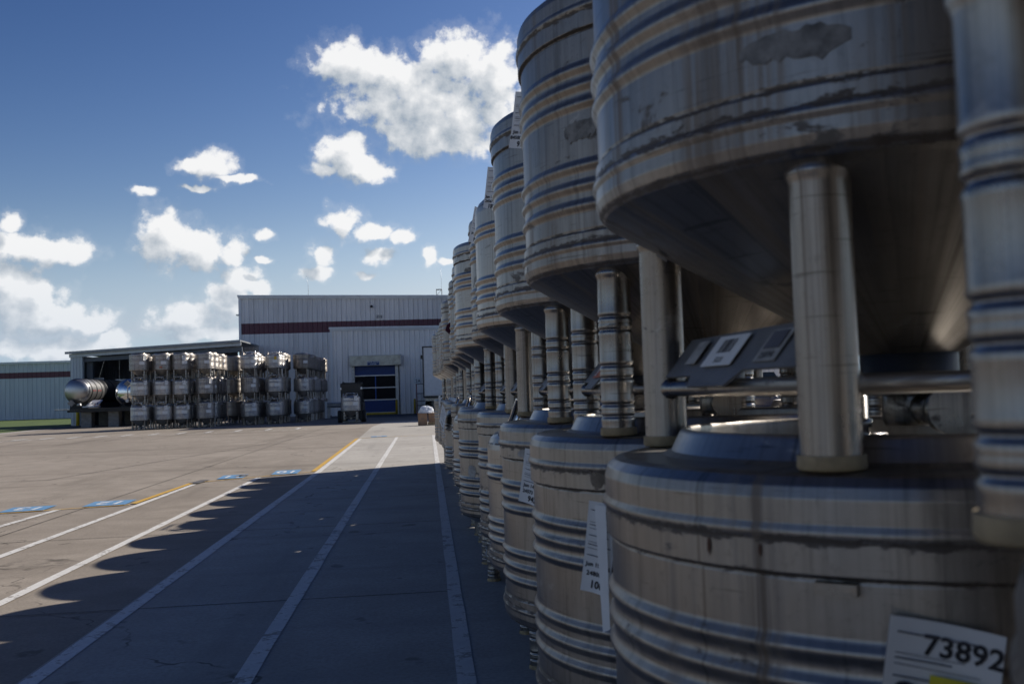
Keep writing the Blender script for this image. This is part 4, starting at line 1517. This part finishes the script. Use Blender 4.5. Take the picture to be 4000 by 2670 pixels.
# ------------------------------------------------------------------ far stacks of totes
RB = 0.45
cols = [('A', -13.76, 49.3, 2, 0.95), ('B', -12.77, 49.6, 2, 0.95), ('C', -11.91, 49.8, 3, 0.95), ('D', -10.81, 50.0, 4, 0.97), ('E', -10.35, 54.9, 2, 0.97), ('F', -8.90, 51.3, 4, 0.97), ('G', -7.76, 51.8, 4, 0.97), ('H', -6.61, 53.9, 10, 0.99)]
NUM = {('A', 0): '107835', ('A', 1): '107918', ('B', 0): '110624', ('C', 0): '105290', ('C', 1): '107805', ('F', 0): 'P111333', ('F', 1): '90251617', ('F', 2): '114299', ('G', 0): '106499', ('G', 2): '111132', ('H', 1): '108961', ('H', 0): '108790', ('D', 0): '80-2162'}
TIER = ('bottom', 'middle', 'top')
KINDS = {'A': 'BBA', 'B': 'BBA', 'C': 'BBA', 'D': 'AAA', 'E': 'AAA', 'F': 'BAB', 'G': 'BBB', 'H': 'BBA'}


def far_mesh(kind, material):
    """whole tote as one mesh, for those that show only as slivers"""
    def fn():
        f = MB().lathe(body_profile(kind, RB), 28)
        a = 0.34 * RB / 0.555
        for sx in (-1, 1):
            for sy in (-1, 1):
                f.lathe([(0.04, 0), (0.04, 0.46)], 8, sx * a, sy * a)
        k = RB / 0.555
        if kind == 'B':
            for s in (-1, 1):
                f.tube([(-0.2, s * 0.33, 1.11), (-0.18, s * 0.31, 1.275), (0.18, s * 0.31, 1.275), (0.2, s * 0.33, 1.11)], 0.012, 6)
            f.lathe([(0.26, 1.13), (0.2, 1.18), (0, 1.18)], 20)
        else:
            f.lathe([(0.43 * k, 1.2), (0.405 * k, 1.275), (0.39 * k, 1.27), (0.39 * k, 1.19), (0, 1.21)], 28)
        a += 0.0
        f.tube([(-a, -a, 0.118), (a, -a, 0.118)], 0.015, 8)
        return f.mesh('steel_tote', material)
    return tote_mesh(('far', kind, material), fn)


nm = 0
for ci, (cid, x, y, deep, py) in enumerate(cols):
    for d in range(deep):
        for tier in range(3):
            jx, jy = random.uniform(-0.03, 0.03), random.uniform(-0.03, 0.03)
            loc = (x + jx, y + d * py + jy, tier * H)
            kd = KINDS[cid][tier] if d == 0 else random.choice('AB')
            mt = {'A': 'dirty', 'B': 'clean', 'C': 'dirty'}[kd] if d == 0 else random.choice(('dirty', 'stained', 'clean'))
            if cid in 'E' or (cid == 'H' and tier == 2):
                mt = 'stained'
            where = '%s tote of its stack, %s stack from the left in the far yard' % (TIER[tier], ORD[ci])
            grp = 'totes stacked in the far yard'
            if d == 0:
                lab = 'front %s' % where
                t = tote(lab, grp, loc, random.uniform(-0.12, 0.12), kd, RB, 'steel_far_' + mt, tier != 0, 40, 12, detail=1, plate=False)
                if cid not in 'E':
                    wrap_label(t, RB, -90 + random.uniform(14, 34), 0.775, 0.24, 0.15)
                    if (tier < 2 or cid in 'ABCD') and cid != 'G':
                        paper_tag(t, RB, -90 + random.uniform(24, 46), random.uniform(0.99, 1.04), 0.16, 0.20, random.uniform(-14, 10), [], 0.014)
                    if (cid, tier) in NUM:
                        body_label(t, NUM[(cid, tier)], -90 + random.uniform(-4, 12), 1.0, 0.055, RB)
                if cid == 'G' and tier == 2:
                    wrap_label(t, RB, -70, 0.93, 0.12, 0.13, 'safety_yellow', 'yellow_label')
                    wrap_label(t, RB, -68, 1.015, 0.10, 0.04, 'label_orange', 'orange_label')
                if cid == 'B' and tier == 2:
                    wrap_label(t, RB, -88, 0.56, 0.13, 0.05, 'label_orange', 'orange_label')
            else:
                o = link('steel_tote', far_mesh(kd, 'steel_far_' + mt))
                o.location = loc
                o.rotation_euler = (0, 0, random.uniform(-0.2, 0.2))
                tag(o, '%s-tier tote %s behind the %s far stack from the left' % (TIER[tier], ('directly', 'two places', 'three places', 'four places', 'five places', 'six places', 'seven places', 'eight places', 'nine places')[d - 1], ORD[ci]), 'tote', grp)
                if cid in 'DFGH' and d < 7:
                    wrap_label(o, RB, -62, 0.775, 0.22, 0.15)

# ------------------------------------------------------------------ lift truck carrying a tote
FX, FY = -3.70, 49.25
fk = thing('forklift', 'black lift truck facing the camera with a tote on its forks before the blue door', 'forklift', (FX, FY, 0))
for s in (-1, 1):
    MB().box(s * 0.44 - 0.06, s * 0.44 + 0.06, 0.05, 0.22, 0.08, 1.92).build('mast_upright', 'black_steel', fk)
    MB().box(s * 0.28 - 0.05, s * 0.28 + 0.05, -0.95, 0.10, 0.075, 0.115).build('fork', 'black_steel', fk)
    f = MB().tube([(s * 0.57 - 0.11, 0.30, 0.30), (s * 0.57 + 0.11, 0.30, 0.30)], 0.30, 24)
    wl = f.build('front_wheel', 'rubber', fk)
    MB().tube([(s * 0.57 - 0.115, 0.30, 0.30), (s * 0.57 + 0.115, 0.30, 0.30)], 0.15, 18).build('hub', 'galvanised', wl)
    f = MB().tube([(s * 0.45 - 0.10, 1.75, 0.25), (s * 0.45 + 0.10, 1.75, 0.25)], 0.25, 22)
    f.build('rear_wheel', 'rubber', fk)
    lm = MB().lathe([(0, -0.06), (0.055, -0.05), (0.06, 0.0), (0.04, 0.05), (0, 0.06)], 14).build('headlight', 'lamp_glass', fk)
    lm.location = (s * 0.50, -0.02, 1.66)
    f = MB().tube([(s * 0.30, 0.0, 1.6), (s * 0.32, -0.03, 1.95), (s * 0.38, 0.0, 1.99), (s * 0.42, 0.06, 1.85), (s * 0.43, 0.08, 1.4)], 0.022, 8)
    f.build('hose', 'rubber', fk)
    MB().box(s * 0.45 - 0.03, s * 0.45 + 0.03, 0.45, 0.52, 0.9, 1.92).build('guard_post', 'black_steel', fk)
    MB().box(s * 0.45 - 0.03, s * 0.45 + 0.03, 1.6, 1.67, 0.9, 1.92).build('guard_post', 'black_steel', fk)
MB().box(-0.50, 0.50, -0.05, 0.0, 0.15, 1.88).build('carriage_plate', 'black_steel', fk)
MB().box(-0.54, 0.54, 0.25, 2.0, 0.18, 0.95).build('chassis', 'black_steel', fk)
MB().box(-0.50, 0.50, 1.65, 2.15, 0.25, 1.1).build('counterweight', 'black_steel', fk)
MB().box(-0.48, 0.48, 0.45, 1.67, 1.90, 1.95).build('overhead_guard', 'black_steel', fk)
MB().box(-0.22, 0.22, 1.1, 1.55, 0.95, 1.10).box(-0.22, 0.22, 1.48, 1.58, 1.0, 1.5).build('seat', 'rubber', fk)
MB().tube([(-0.52, 0.1, 1.6), (-0.53, 0.1, 2.25)], 0.008, 6).build('aerial', 'black_steel', fk)
MB().box(-0.42, 0.42, -0.10, -0.06, 0.03, 0.06).build('fork_crossbar', 'galvanised', fk)
ft = tote('clean steel tote numbered 106340 held on the lift truck forks', None, (FX + 0.01, FY - 0.55, 0.145), 0.0, 'B', 0.47, 'steel_far_clean', True, 48, 14, detail=1, plate=False)
body_label(ft, '106340', -78, 1.03, 0.07, 0.47)
paper_tag(ft, 0.47, -58, 1.03, 0.15, 0.22, -3, [], 0.014)
wrap_label(ft, 0.47, -58, 0.775, 0.24, 0.18)

# ------------------------------------------------------------------ pallet with boxes by the lane
pl = thing('pallet', 'wooden pallet under cardboard boxes at the far end of the lane row', 'pallet', (0.02, 41.2, 0.0))
for y in (-0.3, 0.0, 0.3):
    MB().box(-0.02, 0.75, y - 0.045, y + 0.045, 0.022, 0.11).build('stringer', 'raw_wood', pl)
for k in range(5):
    MB().box(0.0 + 0.155 * k, 0.115 + 0.155 * k, -0.40, 0.40, 0.112, 0.13).build('deck_board', 'raw_wood', pl)
for k in range(3):
    MB().box(0.0 + 0.3 * k, 0.115 + 0.3 * k, -0.40, 0.40, 0.002, 0.02).build('base_board', 'raw_wood', pl)


def carton(x0, x1, y0, y1, z0, z1, label):
    c = thing('cardboard_box', label, 'box', ((x0 + x1) / 2, (y0 + y1) / 2, z0), 0, 'boxes on the pallet')
    w, d, h = (x1 - x0) / 2, (y1 - y0) / 2, z1 - z0
    MB().box(-w, w, -d, d, 0, h - 0.006).build('carton', 'cardboard', c)
    MB().box(-w, -0.005, -d - 0.004, d, h - 0.005, h + 0.006).build('flap', 'cardboard', c)
    MB().box(0.005, w, -d - 0.004, d, h - 0.005, h + 0.004).build('flap', 'cardboard', c)
    MB().box(-w * 0.35, w * 0.35, -d - 0.0025, -d - 0.0005, h * 0.55, h * 0.60).build('printed_mark', 'ink_grey', c)


carton(-0.40, -0.015, 40.75, 41.25, 0.0, 0.50, 'brown cardboard box on the ground left of the pallet')
carton(0.03, 0.42, 40.85, 41.35, 0.132, 0.50, 'brown cardboard box standing on the pallet')
# crumpled bag on the boxes
f = MB()
rnd = random.Random(11)
rows, seg = 7, 20
for j in range(rows + 1):
    ph = j / rows
    for s in range(seg):
        th = 2 * math.pi * s / seg
        rad = (math.cos(ph * math.pi / 2) ** 0.55) * (1 + 0.10 * math.sin(3 * th + 4 * ph) + rnd.uniform(-0.06, 0.06))
        f.v.append((0.31 * rad * math.cos(th), 0.22 * rad * math.sin(th), 0.27 * math.sin(ph * math.pi / 2) * (1 + 0.10 * math.sin(2 * th)) + 0.002))
for j in range(rows):
    for s in range(seg):
        s2 = (s + 1) % seg
        f.f.append((j * seg + s, j * seg + s2, (j + 1) * seg + s2, (j + 1) * seg + s))
        f.sm.append(False)
bg = f.build('plastic_bag', 'plastic_bag')
bg.location = (-0.06, 41.05, 0.507)
tag(bg, 'crumpled pale grey plastic bag lying on the cardboard boxes', 'bag')

# ------------------------------------------------------------------ parking lot seen between the legs
rb = thing('side_building', 'grey ribbed building beyond the parking lot, seen between the tote legs', 'building', (0, 74, 0))
siding_wall(rb, 19.0, 33.0, 0, 0.0, 7.0, 5.4, 'siding_white', 1.4, pitch=0.45)
MB().box(19.0, 33.0, 0.05, 15, 0, 5.3).build('core_wall', 'siding_white', rb)
f = MB().prism([(18.9, 7.02), (33.1, 5.42), (33.1, 5.6), (18.9, 7.2)], -0.2, 15)
f.build('roof', 'roof_metal', rb)


def car(loc, rz, material, label, h=1.45, length=4.5, hood=1.0):
    c = thing('parked_car', label, 'car', loc, rz, 'vehicles in the parking lot')
    l2 = length / 2
    w2 = 0.9
    side = [(-l2, 0.35), (-l2 + 0.05, 0.68), (-l2 + 0.35, 0.82), (-l2 + 1.15 * hood, 0.95), (l2 - 0.6, 0.98), (l2 - 0.05, 0.92), (l2, 0.55), (l2 - 0.05, 0.28), (-l2 + 0.1, 0.25)]
    f = MB()
    sect = [(-w2, 0.10), (-w2 + 0.10, 0.0), (w2 - 0.10, 0.0), (w2, 0.10)]
    n = len(side)
    for y, ins in sect:
        for x, z in side:
            f.v.append((x * (1 - ins * 0.25), y, z - ins * 0.25 if z > 0.6 else z))
    for k in range(3):
        for i in range(n):
            j = (i + 1) % n
            f.f.append((k * n + i, k * n + j, (k + 1) * n + j, (k + 1) * n + i))
            f.sm.append(True)
    f.f += [tuple(range(n - 1, -1, -1)), tuple(range(3 * n, 4 * n))]
    f.sm += [False, False]
    f.build('body', material, c)
    x0 = -l2 + 1.2 * hood
    f = MB()
    lowr = [(x0, -w2 + 0.08), (l2 - 0.35, -w2 + 0.08), (l2 - 0.35, w2 - 0.08), (x0, w2 - 0.08)]
    upr = [(x0 + 0.85, -w2 + 0.24), (l2 - 1.0, -w2 + 0.24), (l2 - 1.0, w2 - 0.24), (x0 + 0.85, w2 - 0.24)]
    f.v = [(x, y, 0.94) for x, y in lowr] + [(x, y, h - 0.04) for x, y in upr]
    f.f = [(0, 1, 5, 4), (1, 2, 6, 5), (2, 3, 7, 6), (3, 0, 4, 7)]
    f.sm = [False] * 4
    f.build('windows', 'car_glass', c)
    MB().box(x0 + 0.82, l2 - 0.97, -w2 + 0.22, w2 - 0.22, h - 0.04, h).build('roof', material, c)
    for sx in (-l2 + 0.85, l2 - 0.85):
        for sy in (-1, 1):
            wl = MB().tube([(sx, sy * 0.70, 0.32), (sx, sy * 0.91, 0.32)], 0.32, 24).build('wheel', 'rubber', c)
            MB().tube([(sx, sy * 0.72, 0.32), (sx, sy * 0.915, 0.32)], 0.19, 16).build('rim', 'galvanised', wl)
    for sy in (-1, 1):
        MB().box(-l2 + 0.02, -l2 + 0.22, sy * 0.66 - 0.16, sy * 0.66 + 0.16, 0.64, 0.74).build('headlight', 'lamp_glass', c)
    return c


car((15.6, 25.6, 0.004), 0.15, 'car_blue', 'dark blue car with a shiny bonnet, nearest in the parking lot')
car((21.7, 65.4, 0.004), 0.05, 'car_dark', 'dark van whose wheels show under the upper totes, far parking lot', 2.0, 4.8, 0.6)
car((31.5, 57.5, 0.004), 0.1, 'car_dark', 'dark tall car with alloy wheels at the right end of the parking lot', 1.8, 4.7, 0.9)
for i, (x, y, lab) in enumerate(((17.0, 53.2, 'low concrete wheel stop left of the others in the parking lot'), (19.4, 52.9, 'low concrete wheel stop in front of the dark van'), (27.3, 48.5, 'low concrete wheel stop near the green post'), (30.2, 54.0, 'low concrete wheel stop by the tall dark car'))):
    o = MB().prism([(-0.95, 0.0), (0.95, 0.0), (0.92, 0.10), (0.86, 0.13), (-0.86, 0.13), (-0.92, 0.10)], -0.08, 0.08).build('wheel_stop', 'concrete_block')
    o.location = (x, y, 0.005)
    tag(o, lab, 'wheel stop', 'wheel stops in the parking lot')
for i, (x, y, lab) in enumerate(((19.0, 61.9, 'thin dark green post near the dark van'), (25.9, 56.0, 'thin dark green post between the wheel stops'))):
    o = MB().lathe([(0, 0), (0.07, 0), (0.07, 1.2), (0.05, 1.24), (0, 1.25)], 12).build('post', 'green_paint')
    o.location = (x, y, 0.004)
    o.name = 'green_post'
    tag(o, lab, 'post', 'green posts in the parking lot')

print('objects', len(bpy.data.objects))
